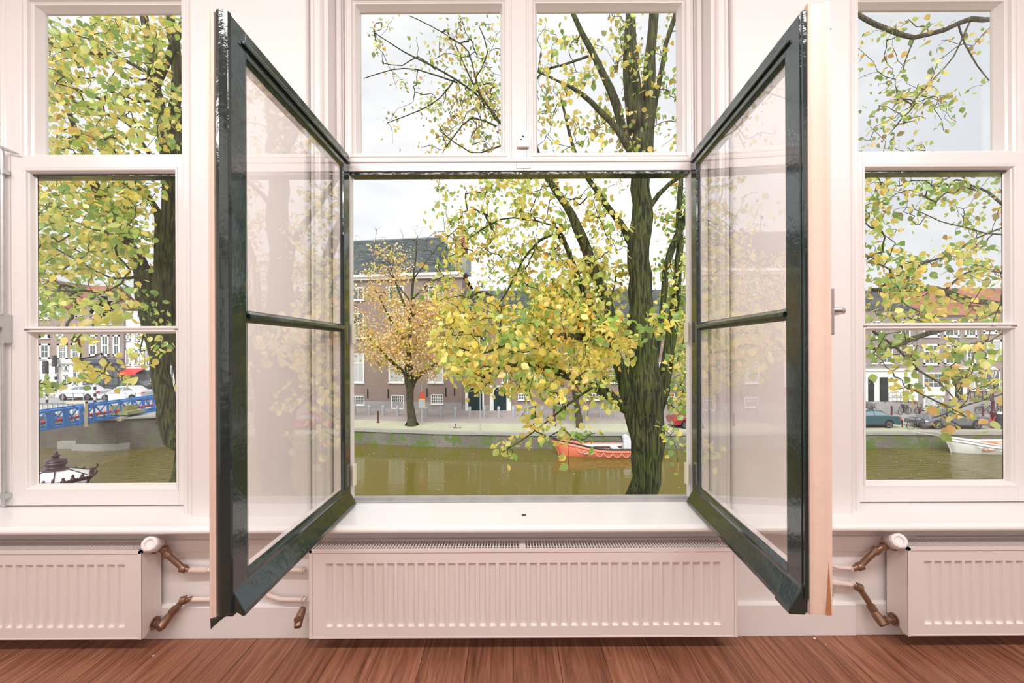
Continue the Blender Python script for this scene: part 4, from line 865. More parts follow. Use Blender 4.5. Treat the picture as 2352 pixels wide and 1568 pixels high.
# big near lantern below the left window: only its crown shows
g = Vector((DX(127, 5.0), 5.0, QZ)); nl = empty('street_lamp', g, R(14), 'ornate plum painted lantern crown with opal roof glass just outside the left window', 'street lamp')
zt = 1.3-(1100-804)/960*5.0-QZ     # height of the eaves
MB().lathe([(.16,0),(.16,.3),(.10,.4),(.09,1.2),(.12,1.25),(.06,1.4),(.045,zt-.75),(.09,zt-.7),(.07,zt-.6)], 14).build('pole', M['lantern'], nl, smooth=2)
MB().lathe([(.15,zt-.6),(.315,zt-.02)], 6).build('lamp_glass', M['milk'], nl)
MB().lathe([(.345,zt),(.335,zt+.02),(.105,zt+.118),(.095,zt+.118)], 6).build('roof_glass', M['milk'], nl)
q = MB()
for k in range(6):
    a = 2*math.pi*k/6; b = 2*math.pi*(k+1)/6; ca, sa, cb, sb = math.cos(a), math.sin(a), math.cos(b), math.sin(b)
    q.bar((.35*ca,.35*sa,zt),(.35*cb,.35*sb,zt),.022,.03).bar((.345*ca,.345*sa,zt+.015),(.10*ca,.10*sa,zt+.125),.010)
    q.bar((.15*ca,.15*sa,zt-.6),(.33*ca,.33*sa,zt-.01),.018)
    for f, hgt in ((.0,.0),(.25,.02),(.5,.045),(.75,.02)):
        x = .35*(ca+(cb-ca)*f); y = .35*(sa+(sb-sa)*f)
        if f: q.lathe([(.006,zt),(.022,zt+.012),(.026,zt+.026),(.012,zt+.034+hgt*.3),(.017,zt+.044+hgt*.4),(.003,zt+.06+hgt*.5)], 8, (x,y,0))
        else: q.tube([(x*.98,y*.98,zt+.01),(x*1.1,y*1.1,zt+.03),(x*1.17,y*1.17,zt+.065),(x*1.13,y*1.13,zt+.085)], [.014,.012,.013,.008], 8)
    for f in (.12,.38,.62,.88):
        x = .352*(ca+(cb-ca)*f); y = .352*(sa+(sb-sa)*f); q.lathe([(.005,zt+.005),(.014,zt+.016),(.004,zt+.028)], 6, (x,y,0))
q.build('eaves_ornament', M['lantern'], nl)
MB().lathe([(.10,zt+.116),(.125,zt+.122),(.12,zt+.134),(.085,zt+.145),(.078,zt+.16),(.098,zt+.178),(.102,zt+.195),(.088,zt+.212),(.098,zt+.222),(.085,zt+.24),(.04,zt+.252),(.024,zt+.262),(.038,zt+.276),(.040,zt+.288),(.020,zt+.30),(.016,zt+.306),(.024,zt+.316),(.020,zt+.326),(.004,zt+.338)], 18).build('crown_finial', M['lantern'], nl, smooth=2)
# ----------------------------------------------------------------- boats
def boat(x0, length, yc, beam, fb, mh, label, sheer=.28, inside='hullwhite', strake='black', bow=-1, deckh=.0, name='boat'):
    r = empty(name, (x0, yc, WZ), 0, label, 'boat')
    nS, nC = 18, 9; vs = []; gun = []
    for i in range(nS+1):
        t = i/nS; x = t*length
        wd = beam/2*min(1, (math.sin(min(1, t*1.7)*math.pi/2))**.75)*(1-.25*max(0, t-.75)/.25)
        sh = fb+sheer*(1-min(1, t*2.0))**1.6+.10*max(0, t-.7)
        rake = -.28*(1-min(1,t*6))
        row = []
        for j in range(nC):
            s = j/(nC-1)*2-1; a = abs(s)
            y = math.copysign(wd*(1-(1-a)**2.2)**.6 if a > 0 else 0, s); z = -.28+(sh+.28)*(a**1.7)
            row.append((x+rake*(max(0,z)/fb), y, z))
        vs += row; gun.append((row[0], row[-1]))
    fs = [(i*nC+j, i*nC+j+1, (i+1)*nC+j+1, (i+1)*nC+j) for i in range(nS) for j in range(nC-1)]+[tuple(nS*nC+j for j in range(nC))]
    h = MB().add(vs, fs).build('hull', mh, r, smooth=2); sm = h.modifiers.new('thick', 'SOLIDIFY'); sm.thickness = .05
    L0 = [g[0] for g in gun]; L1 = [g[1] for g in gun]
    MB().tube(L0, .055, 8).tube(L1, .055, 8).build('gunwale', M[strake], r, smooth=2)
    lo = [Vector(p)+Vector((0,-.03,-.2)) for p in L0]; MB().tube(lo, .03, 6).build('rubbing_strake', mh, r, smooth=2)
    return r, L0, L1
def swags(r, L0, n, i0, i1, drop, m):
    q = MB(); pts = [Vector(p) for p in L0]
    def at(t):
        f = i0+(i1-i0)*t; k = min(int(f), len(pts)-2); return pts[k].lerp(pts[k+1], f-k)
    P2 = []
    for k in range(n):
        for j in range(9):
            t = (k+j/8)/n; p = at(t); d = 4*drop*(j/8)*(1-j/8); P2.append(p+Vector((0,-.06-.02, -.24-d)))
    q.tube(P2, .017, 5); q.build('rope_swags', m, r)
ob, L0, L1 = boat(3.25, 6.6, 29.2, 2.2, .62, M['orange'], 'orange red open sloep boat with white rope swags moored behind the elm trunk', sheer=.55)
swags(ob, L0, 8, 3, 16, .26, M['rope'])
MB().add([(.5,-.35,.62),(.5,.35,.62),(1.6,.72,.5),(1.6,-.72,.5)],[(0,3,2,1)]).box(1.6,6.3,-.86,.86,.25,.30).build('deck', M['boatgrey'], ob)
MB().box(1.9,2.4,-.85,.85,.50,.56).box(3.6,4.1,-.9,.9,.50,.56).box(5.2,5.7,-.9,.9,.50,.56).box(1.7,6.3,.55,.95,.45,.55).build('benches', M['hullwhite'], ob, bevel=.02)
MB().box(4.45,4.95,-.35,.3,.3,1.05).prism([(4.4,1.0),(4.95,1.0),(4.9,1.3),(4.7,1.42),(4.5,1.3)], lambda p, t: (p[0], t, p[1]), -.3, .25).build('engine_cover', M['motor'], ob, bevel=.03)
MB().cyl((4.35,-.2,.9),(4.35,-.2,1.2),.03,8).lathe([(.16,0),(.18,.02),(.16,.04)],14,M=Matrix.Translation((4.3,-.2,1.15)) @ Matrix.Rotation(R(70),4,'Y')).build('steering_wheel', M['black'], ob)
wx = DX(2166, 30.0); wbt, L0, L1 = boat(wx, 6.4, 29.5, 2.0, .62, M['hullwhite'], 'white open boat with orange inside and dark rope swags moored in the right window', sheer=.50, strake='hullwhite')
swags(wbt, L0, 9, 3, 17, .20, M['lead'])
MB().box(1.5,6.1,-.82,.82,.30,.36).build('inner_deck', M['orangein'], wbt)
MB().add([(1.2,-.52,.62),(6.2,-.75,.52),(6.2,-.75,.3),(1.2,-.5,.3)],[(0,1,2,3)]).add([(1.2,.52,.66),(6.2,.75,.58),(6.2,.75,.3),(1.2,.5,.3)],[(0,1,2,3)]).build('inner_sides', M['orangein'], wbt)
MB().box(2.2,2.6,-.85,.85,.46,.52).box(4.0,4.4,-.88,.88,.46,.52).build('benches', M['hullwhite'], wbt)
o = MB().tube([Vector((wx-.15,29.5,WZ+1.05)), Vector((wx-.8,30.1,WZ+1.12)), Vector((wx-1.5,30.8,QZ+.05))], .025, 6).tube([Vector((wx-.1,29.5,WZ+1.0)), Vector((wx-.3,30.2,WZ+1.3)), Vector((wx-.9,30.9,QZ+.05))], .025, 6).build('mooring_rope', M['rope']); tag(o, 'mooring rope from the white boat up to the quay', 'rope')
# ----------------------------------------------------------------- cars
def car(px, py, length, height, m, label, prof='sedan', face=-1, rz=0, wheelr=.32, z=QZ, xo=None):
    g = G(px, py, z); r = empty('car', (g.x, g.y+.9, z), rz, label, 'car'); Lh = length; W = 1.8; h = height
    f = face     # -1: bonnet to the left
    X = lambda u: (u if f < 0 else Lh-u)
    def body(pts, y0, y1, taper=0):
        mb = MB(); n = len(pts)
        for y, s in ((y0,1),(y1,1)): pass
        return mb.prism(pts, lambda p, t: (X(p[0]), t, p[1]), y0, y1)
    wr = wheelr; a1, a2 = .19*Lh, .79*Lh
    def arch(c): return [(c+(wr+.06)*math.cos(t), .30+(wr+.06)*math.sin(t)) for t in np.linspace(math.pi, 0, 7)]
    lower = [(0.03,.28),(0,.48),(.06,.62),(.5,.74),(.27*Lh,.66*h),(.33*Lh,.70*h),(.86*Lh,.70*h),(Lh-.12,.66*h),(Lh,.60*h),(Lh,.34),(Lh-.06,.26)]
    low = lower+[p for p in arch(a2)[::-1]]+[p for p in arch(a1)[::-1]]
    b = body(low, -W/2, W/2).build('body', m, r, bevel=.05, seg=3)
    gh = [(.30*Lh,.66*h),(.44*Lh,.95*h),(.52*Lh,.995*h),(.66*Lh,.97*h),(.88*Lh,.71*h),(.88*Lh,.66*h)] if prof == 'coupe' else [(.28*Lh,.66*h),(.40*Lh,.95*h),(.50*Lh,h),(.70*Lh,.98*h),(.82*Lh,.70*h),(.84*Lh,.66*h)]
    n = len(gh); vs = []
    for y, sgn in ((-W/2+.06,1),(W/2-.06,-1)):
        for u, zz in gh: vs.append((X(u), y+sgn*.22*max(0, (zz-.66*h)/(.34*h)), zz))
    MB().add(vs, [tuple(range(n))[::-1], tuple(range(n,2*n))]+[(i,(i+1)%n,n+(i+1)%n,n+i) for i in range(n)]).build('cabin', m, r, bevel=.04, seg=2)
    # side windows
    q = MB()
    wn = [(.345*Lh,.72*h),(.445*Lh,.91*h),(.545*Lh,.945*h),(.545*Lh,.72*h)], [(.56*Lh,.72*h),(.56*Lh,.945*h),(.66*Lh,.925*h),(.80*Lh,.745*h),(.80*Lh,.72*h)]
    for poly in wn:
        vv = []
        for off in (-.012, .02):
            for u, zz in poly: vv.append((X(u), -W/2+.06+.22*max(0,(zz-.66*h)/(.34*h))+off, zz))
        k = len(poly); q.add(vv, [tuple(range(k))[::-1], tuple(range(k,2*k))]+[(i,(i+1)%k,k+(i+1)%k,k+i) for i in range(k)])
    q.build('side_windows', M['carglass'], r)
    MB().box(X(.3*Lh) if f<0 else X(.8*Lh), X(.8*Lh) if f<0 else X(.3*Lh), -W/2-.01, -W/2+.01, .26, .34).build('sill', M['skirt'], r)
    MB().box(min(X(Lh-.02),X(Lh+.01)), max(X(Lh-.02),X(Lh+.01)), -W/2+.05, -W/2+.4, .5*h, .6*h).box(min(X(Lh-.16),X(Lh)), max(X(Lh-.16),X(Lh)), -W/2-.008, -W/2+.1, .50*h, .58*h).build('tail_light', M['redsign'], r, bevel=.01)
    MB().box(min(X(.0),X(.2)), max(X(0),X(.2)), -W/2-.005, -W/2+.1, .42*h, .48*h).build('head_light', M['milk'], r, bevel=.01)
    for c in (a1, a2):
        for y in (-W/2+.02, W/2-.22):
            wh = empty('wheel', (X(c), y, wr)); wh.parent = r
            T = Matrix.Rotation(R(-90), 4, 'X')
            MB().lathe([(wr*.62,0),(wr*.66,-.01),(wr*.97,0),(wr,.04),(wr,.17),(wr*.9,.2)], 24, M=T).build('tyre', M['tyre'], wh, smooth=2)
            MB().lathe([(.01,.05),(wr*.6,.05),(wr*.6,.06),(.01,.06)], 20, M=T).build('rim_shadow', M['skirt'], wh)
            q = MB(); q.lathe([(wr*.58,0),(wr*.66,-.004),(wr*.66,.03),(wr*.58,.03)], 24, M=T).lathe([(.005,-.0),(wr*.16,.0),(wr*.16,.03),(.005,.03)], 12, M=T)
            for k in range(10):
                a = 2*math.pi*k/10; q.bar((wr*.1*math.cos(a), .01, wr*.1*math.sin(a)), (wr*.62*math.cos(a+.12), .006, wr*.62*math.sin(a+.12)), .02, .022)
            q.build('rim', M['rim'], wh)
    return r
gx = G(2130, 985); car(2126, 987, 5.0, 1.44, M['cargrey'], 'graphite grey coupe sedan with multi spoke wheels parked on the far quay', 'coupe', -1, wheelr=.35)
car(1938, 984, 4.5, 1.38, M['teal'], 'dark teal older coupe parked on the far quay, left in the right window', 'sedan', -1, wheelr=.31)
car(1549, 985, 4.3, 1.25, M['carred'], 'dark red car parked behind the elm, half hidden by the right window frame', 'sedan', 1, wheelr=.31)
car(222, 922, 4.4, 1.5, M['carwhite'], 'white car on the street behind the blue truss', 'sedan', -1, z=RZ+.02)
car(125, 920, 4.2, 1.5, M['carwhite'], 'silver white car on the street further left behind the railing', 'sedan', -1, z=RZ+.02)
# ----------------------------------------------------------------- bikes
def make_bike():
    r = empty('bicycle', (0,0,0)); T = Matrix.Rotation(R(90), 4, 'X')
    for x in (0, 1.08):
        wh = empty('wheel', (x, 0, .34)); wh.parent = r
        c = [(.33*math.cos(2*math.pi*k/22), 0, .33*math.sin(2*math.pi*k/22)) for k in range(23)]; MB().tube(c, .02, 6, cap=False).build('tyre', M['tyre'], wh)
        q = MB()
        for k in range(9): a = math.pi*k/9; q.bar((.32*math.cos(a),0,.32*math.sin(a)),(-.32*math.cos(a),0,-.32*math.sin(a)),.006)
        q.build('spokes', M['rim'], wh)
    f = MB(); bb_ = (.45,0,.30); st = (.32,0,.78); hd_ = (.88,0,.86); rw = (0,0,.34); fw_ = (1.08,0,.34)
    for a, b in ((rw,bb_),(rw,st),(bb_,st),(bb_,hd_),((.34,0,.70),(.90,0,.74)),(hd_,fw_)): f.bar(a, b, .032)
    f.build('frame', M['black'], r); MB().bar((.32,0,.78),(.30,0,.90),.025).box(.18,.42,-.07,.07,.90,.95).build('saddle', M['skirt'], r, bevel=.02)
    MB().tube([(.76,-.28,1.04),(.86,-.2,1.06),(.90,0,1.04),(.86,.2,1.06),(.76,.28,1.04)], .016, 6).bar((.88,0,.86),(.89,0,1.04),.025).build('handlebar', M['rim'], r)
    MB().bar((-.3,0,.70),(.25,0,.70),.1,.015).bar((-.3,0,.70),(0,0,.36),.012).build('rear_rack', M['black'], r)
    return r
bk = make_bike(); first = True
for px, py, zz, rz, lab in ((2092,986.5,QZ,.0,'black city bicycle leaning by the bike rail left of the grey car'),(2108,951,QZ,.1,'bicycle parked against the steps, third from the left by the houses'),(2146,950,QZ,-.15,'dark bicycle with pale tyres below the white window'),(2068,953,QZ,.3,'bicycle standing in front of the blue grey basement'),(1982,952,QZ,.1,'bicycle at the far left edge of the right window'),(2248,951,QZ,-.1,'pale wheeled bicycle before the grey doorstep on the right'),(2284,950,QZ,.2,'dark bicycle behind the maroon lamp base on the right'),(292,916,RZ,.1,'bicycle parked under the red awning beside the blue bin'),(330,914,RZ,-.2,'second bicycle right of the blue bin near the elm stem'),(362,914,RZ,.15,'third bicycle partly behind the left elm stem')):
    r = bk if first else copy_tree(bk); first = False
    p = G(px, py, zz); r.location = p; r.rotation_euler = (R(4), 0, rz); tag(r, lab, 'bicycle', 'parked bicycles')
# rail, bin, posts in the right window
p = G(2057, 981.5); o = MB().tube([(-.45,0,0),(-.45,0,.62),(-.36,0,.72),(.5,.1,.62),(.62,.1,.52),(.62,.1,0)], .045, 8).build('bike_rail', M['maroon'], smooth=2); o.location = p; tag(o, 'maroon hoop rail on the quay between the teal car and the bicycle', 'rail')
for px, py, lab in ((2048,958,'maroon bollard behind the rail right of the teal car'),(2112,965,'maroon bollard behind the bicycle and before the steps'),(2258,962,'maroon bollard behind the back of the grey car')):
    o = lathe_thing('short_bollard', [(.11,0),(.11,.1),(.075,.15),(.07,.9),(.085,.93),(.06,1.02),(.02,1.04)], M['maroon'], G(px, py), lab, 'bollard')
p = G(2281, 983); sl2 = empty('street_lamp', p, 0, 'maroon lamp post foot with red crossed strips right of the grey car', 'street lamp')
MB().lathe([(.22,0),(.22,.15),(.16,.2),(.15,1.1),(.19,1.16),(.19,1.24),(.10,1.35),(.09,2.0),(.12,2.05),(.06,2.2),(.05,3.9)], 12).build('pole', M['maroon'], sl2, smooth=2); lantern(sl2, 3.9, M['maroon'], M['milk'])
MB().bar((-.5,-.2,.1),(-.05,-.2,.95),.05).bar((-.5,-.2,.85),(-.05,-.2,.15),.05).build('cross_strips', M['redsign'], sl2)
p = G(2303, 984); ub = empty('utility_box', p, 0, 'dark utility box with a stickered white side panel at the right edge', 'utility box')
MB().box(-.42,.12,-.3,.3,0,1.15).build('cabinet', M['bluegrey'], ub, bevel=.03); MB().box(.0,.3,-.33,.2,.0,1.12).build('sticker_panel', M['graffiti'], ub, bevel=.02); MB().lathe([(.28,1.15),(.22,1.25),(.05,1.3)],10,(-.15,0,0)).build('lid', M['white'], ub)
# left-window street things
p = G(312, 913.5, RZ); o = MB().lathe([(.42,0),(.50,.9),(.56,.92),(.56,1.0),(.5,1.02)], 4).build('wheelie_bin', M['bluebin'], bevel=.03); o.location = p; o.rotation_euler.z = R(45); tag(o, 'blue bin standing under the red awning', 'bin')
def traffic_light(px, py, hgt, label):
    r = empty('traffic_light', G(px, py, RZ), 0, label, 'traffic light', 'traffic lights on the bridge street')
    q = MB()
    for k in range(8): q.mat(k % 2).lathe([(.10, k*.32),(.10,(k+1)*.32-.001)], 10)
    q.build('striped_pole', [M['black'], M['white']], r); MB().cyl((0,0,2.56),(0,0,hgt),.05,8).build('upper_pole', M['black'], r)
    h = MB().box(-.22,.22,-.22,-.02,hgt-1.25,hgt-.05).build('signal_head', M['skirt'], r, bevel=.04)
    q = MB()
    for k in range(3): q.lathe([(.09,0),(.10,.03),(.01,.035)], 12, M=Matrix.Translation((0,-.22,hgt-.28-.36*k)) @ Matrix.Rotation(R(90),4,'X'))
    q.build('lenses', M['pane'], h); return r
traffic_light(128, 912, 4.6, 'traffic light on a black and white striped pole before the white shopfront')
traffic_light(218, 926, 3.4, 'traffic light on a striped pole behind the stone block')
traffic_light(108, 925, 4.1, 'traffic light on a striped pole at the left edge of the left window')
fe = empty('road_barrier', G(180, 926, RZ), 0, 'pale metal road barrier fence behind the blue truss', 'barrier')
q = MB(); 
for z in (.15, .95): q.bar((-1.5,0,z),(7.5,0,z),.05)
for k in range(10): q.bar((-1.5+k,0,0),(-1.5+k,0,1.0),.05)
q.build('rails', M['postgrey'], fe); MB().box(2.9,4.6,-.04,.0,.2,.9).build('panel', M['white'], fe)
# passer-by on the street behind the truss
def person(px, py, z, label, mc, mtr):
    g = G(px, py, z); me = bpy.data.meshes.new('person'); J = [(0,0,.95),(0,0,1.2),(0,0,1.42),(0,0,1.52),(0,-.01,1.66),(-.19,0,1.40),(-.24,-.02,1.12),(-.22,-.12,.90),(.19,0,1.40),(.25,-.03,1.12),(.22,-.14,.92),(-.09,0,.9),(-.12,-.05,.48),(-.13,.03,.08),(.09,0,.9),(.11,.04,.48),(.12,.10,.08),(-.13,-.1,.04),(.12,-.03,.04)]
    E = [(0,1),(1,2),(2,3),(3,4),(2,5),(5,6),(6,7),(2,8),(8,9),(9,10),(0,11),(11,12),(12,13),(0,14),(14,15),(15,16),(13,17),(16,18)]
    me.from_pydata(J, E, []); me.materials.append(mc); o = bpy.data.objects.new('person', me); COL.objects.link(o); o.location = g; sk = o.modifiers.new('skin', 'SKIN'); sk.use_smooth_shade = True
    rr = [.15,.15,.15,.06,.10,.075,.055,.04,.075,.055,.04,.10,.07,.05,.10,.07,.05,.045,.045]
    for i, v in enumerate(me.skin_vertices[0].data): v.radius = (rr[i], rr[i]*.85); v.use_root = i == 0
    o.modifiers.new('sub', 'SUBSURF').levels = 1; tag(o, label, 'person')
    MB().lathe([(.02,1.50),(.08,1.54),(.095,1.62),(.085,1.70),(.04,1.755),(.01,1.76)], 12).build('head', M['skin'], o, smooth=2)
    MB().lathe([(.10,1.66),(.105,1.70),(.08,1.77),(.02,1.80)], 12, (0,.015,0)).build('hair', M['skirt'], o, smooth=2)
    MB().tube([(-.10,-.01,.92),(-.12,-.05,.48),(-.13,.03,.12)], [.105,.085,.065], 10).tube([(.10,0,.92),(.11,.04,.48),(.12,.10,.12)], [.105,.085,.065], 10).build('trousers', mtr, o, smooth=2)
    return o
person(196, 913.5, RZ, 'person in a dark coat walking before the white shopfront', M['coat'], M['skirt'])
person(345, 916, RZ, 'person in dark jacket and orange trousers near the far end of the truss', M['coat'], M['trousers'])
# fallen leaves drifting on the water
rs = np.random.RandomState(3); q = MB()
for k in range(420):
    x = rs.uniform(-32, 32); y = rs.uniform(18, 30.4) if k % 3 else rs.uniform(27, 30.4); s = rs.uniform(.03,.07)
    if x*1.0 < -20 and y > 30.5: continue
    a = rs.uniform(0, 6.28); c, d = math.cos(a)*s, math.sin(a)*s; q.add([(x-c,y-d,WZ+.012),(x+d*.6,y-c*.6,WZ+.014),(x+c,y+d,WZ+.012),(x-d*.6,y+c*.6,WZ+.016)],[(0,1,2,3)])
o = q.build('floating_leaves', mat('fallen_leaf', (.62,.52,.25), .7)); tag(o, 'pale fallen leaves scattered on the canal water', 'leaves', kind='stuff')
# ================================================================== TREES
YEL = [(.90,.72,.15),(.92,.78,.24),(.82,.72,.17),(.72,.70,.18),(.90,.66,.15)]
GRN = [(.40,.54,.10),(.28,.44,.08),(.52,.64,.14),(.64,.70,.18),(.26,.40,.11)]
ORG = [(.92,.60,.30),(.95,.74,.46),(.90,.56,.28),(.95,.80,.52),(.78,.48,.26)]
BRN = [(.42,.32,.10),(.50,.38,.12),(.35,.27,.10),(.36,.36,.12)]
NEARORG = [(.80,.50,.10),(.86,.58,.14),(.70,.40,.10)]
def palette(wy, wg, wo, wb):
    out = []; 
    for wv, pl in ((wy,YEL),(wg,GRN),(wo,ORG if wo > .12 else NEARORG),(wb,BRN)):
        out += [(c, wv/len(pl)) for c in pl]
    cs = np.array([c for c, _ in out]); ps = np.array([p for _, p in out]); return cs, ps/ps.sum()
def grow(root_name, label, limbs, blobs, bark, twig_r, seed, ground, group=None, trunk_sides=14, step=.22, wob=.0):
    """limbs: list of (points, radii); blobs: list of dict(c, n, leaf, pal, k, spread) with explicit cluster centres"""
    rs = np.random.RandomState(seed); root = empty(root_name, ground, 0, label, 'tree', group); g = Vector(ground)
    nodes = []; big = []
    tm = MB()
    for i, (pts, rad) in enumerate(limbs):
        pts = [Vector(p) for p in pts]; P2 = []; R2 = []
        for k in range(len(pts)-1):
            p0 = pts[max(0,k-1)]; p1 = pts[k]; p2 = pts[k+1]; p3 = pts[min(len(pts)-1,k+2)]
            m = max(2, int((p2-p1).length/step))
            for j in range(m):
                t = j/m; q = .5*((2*p1)+(-p0+p2)*t+(2*p0-5*p1+4*p2-p3)*t*t+(-p0+3*p1-3*p2+p3)*t**3)
                r = rad[k]+(rad[k+1]-rad[k])*t
                P2.append(q+Vector(rs.normal(0, r*.08+.001, 3))); R2.append(r*(1+rs.normal(0,.035)))
        P2.append(pts[-1]); R2.append(rad[-1])
        tm.tube([p-g for p in P2], R2, trunk_sides if rad[0] > .06 else 7)
        for p, r in zip(P2, R2):
            if r < rad[0] or i: nodes.append(p); big.append(r)
    tm.build('trunk', bark, root, smooth=True, fix=False)
    cen = []; meta = []
    for b in blobs:
        for c in b['c']: cen.append(c); meta.append(b)
    cen = np.array(cen); nl = len(nodes)
    npos = np.zeros((nl+len(cen)*4, 3)); npos[:nl] = np.array([tuple(p) for p in nodes]); cnt = nl; par = {}; load = np.zeros(nl+len(cen)*4)
    d0 = np.array([np.min(np.linalg.norm(npos[:nl]-c, axis=1)) for c in cen]); order = np.argsort(d0)
    segs = []; leafpos = []
    for ci in order:
        c = cen[ci]; dist = np.linalg.norm(npos[:cnt]-c, axis=1); j = int(np.argmin(dist+ (npos[:cnt,2] > c[2]+.2)*.15*dist)); a = npos[j]; d = dist[j]
        mid = (a+c)/2+np.array([0,0,.10*d])+rs.normal(0, .10*d, 3); m2 = a+(mid-a)*.5+rs.normal(0,.04*d,3); m3 = (mid+c)/2+rs.normal(0,.06*d,3)+np.array([0,0,.04*d])
        ids = [j]
        for q in (m2, mid, m3, c): npos[cnt] = q; ids.append(cnt); cnt += 1
        for u, v in zip(ids[:-1], ids[1:]): par[v] = u
        segs.append(ids); leafpos.append((ids, meta[ci]))
    for ids in segs[::-1]:
        v = ids[-1]; load[v] += 1
    # accumulate loads along parents
    for v in range(cnt-1, nl-1, -1): load[par[v]] += load[v]
    tw = MB(); w0 = twig_r
    for ids in segs:
        pts = [Vector(npos[i])-g for i in ids]; rr = [w0*(max(1,load[i]))**.42 for i in ids]; rr[0] = rr[1]*1.1; rr[0] = min(rr[0], rr[1]*1.2)
        tw.tube(pts, rr, 4, cap=False)
    tw.build('twigs', bark, root, fix=False)
    # leaves
    T = np.array([(0,0,0),(-.34,.22,.05),(-.42,.50,.07),(-.22,.82,.02),(0,1.04,-.08),(.22,.82,.02),(.42,.50,.07),(.34,.22,.05),(0,.5,-.02)])
    FT = [(0,8,2,1),(8,4,3,2),(0,7,6,8),(8,6,5,4)]
    V = []; Cc = []
    for ids, b in leafpos:
        path = np.array([npos[i] for i in ids[1:]]); n = max(1, int(rs.poisson(b['k']))); cs, ps = b['pal']; L = b['leaf']; sp = b['spread']
        base = cs[rs.choice(len(cs), p=ps)]
        for _ in range(n):
            t = 1-rs.rand()**1.5*.8; f = t*(len(path)-1); k = min(int(f), len(path)-2); p = path[k]+(path[k+1]-path[k])*(f-k)+rs.normal(0, sp, 3)*(1,1,.8)
            s = L*rs.uniform(.6,1.2); 
            yd = rs.normal(0,1,3)*(.8,.8,.45)+np.array([0,0,-.75]); yd /= np.linalg.norm(yd)
            zd = rs.normal(0,1,3); zd -= yd*zd.dot(yd); zd /= np.linalg.norm(zd)+1e-9; xd = np.cross(yd, zd)
            V.append(p+s*(T[:,0:1]*xd*.95+T[:,1:2]*yd+T[:,2:3]*zd))
            c = base if rs.rand() < .55 else cs[rs.choice(len(cs), p=ps)]
            Cc.append(np.clip(c*rs.uniform(.8,1.15), 0, 1))
    V = np.array(V); n = len(V); verts = V.reshape(-1,3)-np.array(tuple(g)); F0 = np.array(FT)
    faces = (F0[None]+9*np.arange(n)[:,None,None]).reshape(-1,4)
    me = bpy.data.meshes.new('foliage'); me.vertices.add(len(verts)); me.vertices.foreach_set('co', verts.ravel())
    me.loops.add(faces.size); me.loops.foreach_set('vertex_index', faces.ravel()); me.polygons.add(len(faces)); me.polygons.foreach_set('loop_start', np.arange(0, faces.size, 4)); me.polygons.foreach_set('loop_total', np.full(len(faces), 4))
    me.update(calc_edges=True); me.polygons.foreach_set('use_smooth', [True]*len(me.polygons))
    at = me.color_attributes.new('col', 'FLOAT_COLOR', 'POINT'); col = np.ones((n,9,4)); col[:,:,:3] = np.array(Cc)[:,None,:]; at.data.foreach_set('color', col.ravel())
    me.materials.append(M['leaf']); o = bpy.data.objects.new('foliage', me); COL.objects.link(o); o.parent = root
    return root
RS = np.random.RandomState(11)
def clus(regs):
    """regs: list of (px0,px1,py0,py1,d0,d1,n) -> cluster centres scattered through that part of the crown"""
    out = []
    for x0, x1, y0, y1, d0, d1, n in regs:
        for _ in range(n): out.append(tuple(P(RS.uniform(x0,x1), RS.uniform(y0,y1), RS.uniform(d0,d1))))
    return out
def ell(c, r, n, shell=.5):
    out = []
    for _ in range(n):
        v = RS.normal(0,1,3); v /= np.linalg.norm(v); q = shell+(1-shell)*RS.rand()**.6; out.append(tuple(np.array(c)+v*q*np.array(r)))
    return out
def limb(pts, d):
    """pts: (px, py, width px[, depth])"""
    P2 = []; R2 = []
    for p in pts:
        dd = p[3] if len(p) > 3 else d; P2.append(P(p[0], p[1], dd)); R2.append(max(.0022, (.74 if p[2] < 9 else .9 if p[2] < 20 else 1)*p[2]/2/F*dd))
    return P2, R2
D = 6.5
base = Vector((DX(1478, D), D, QZ))
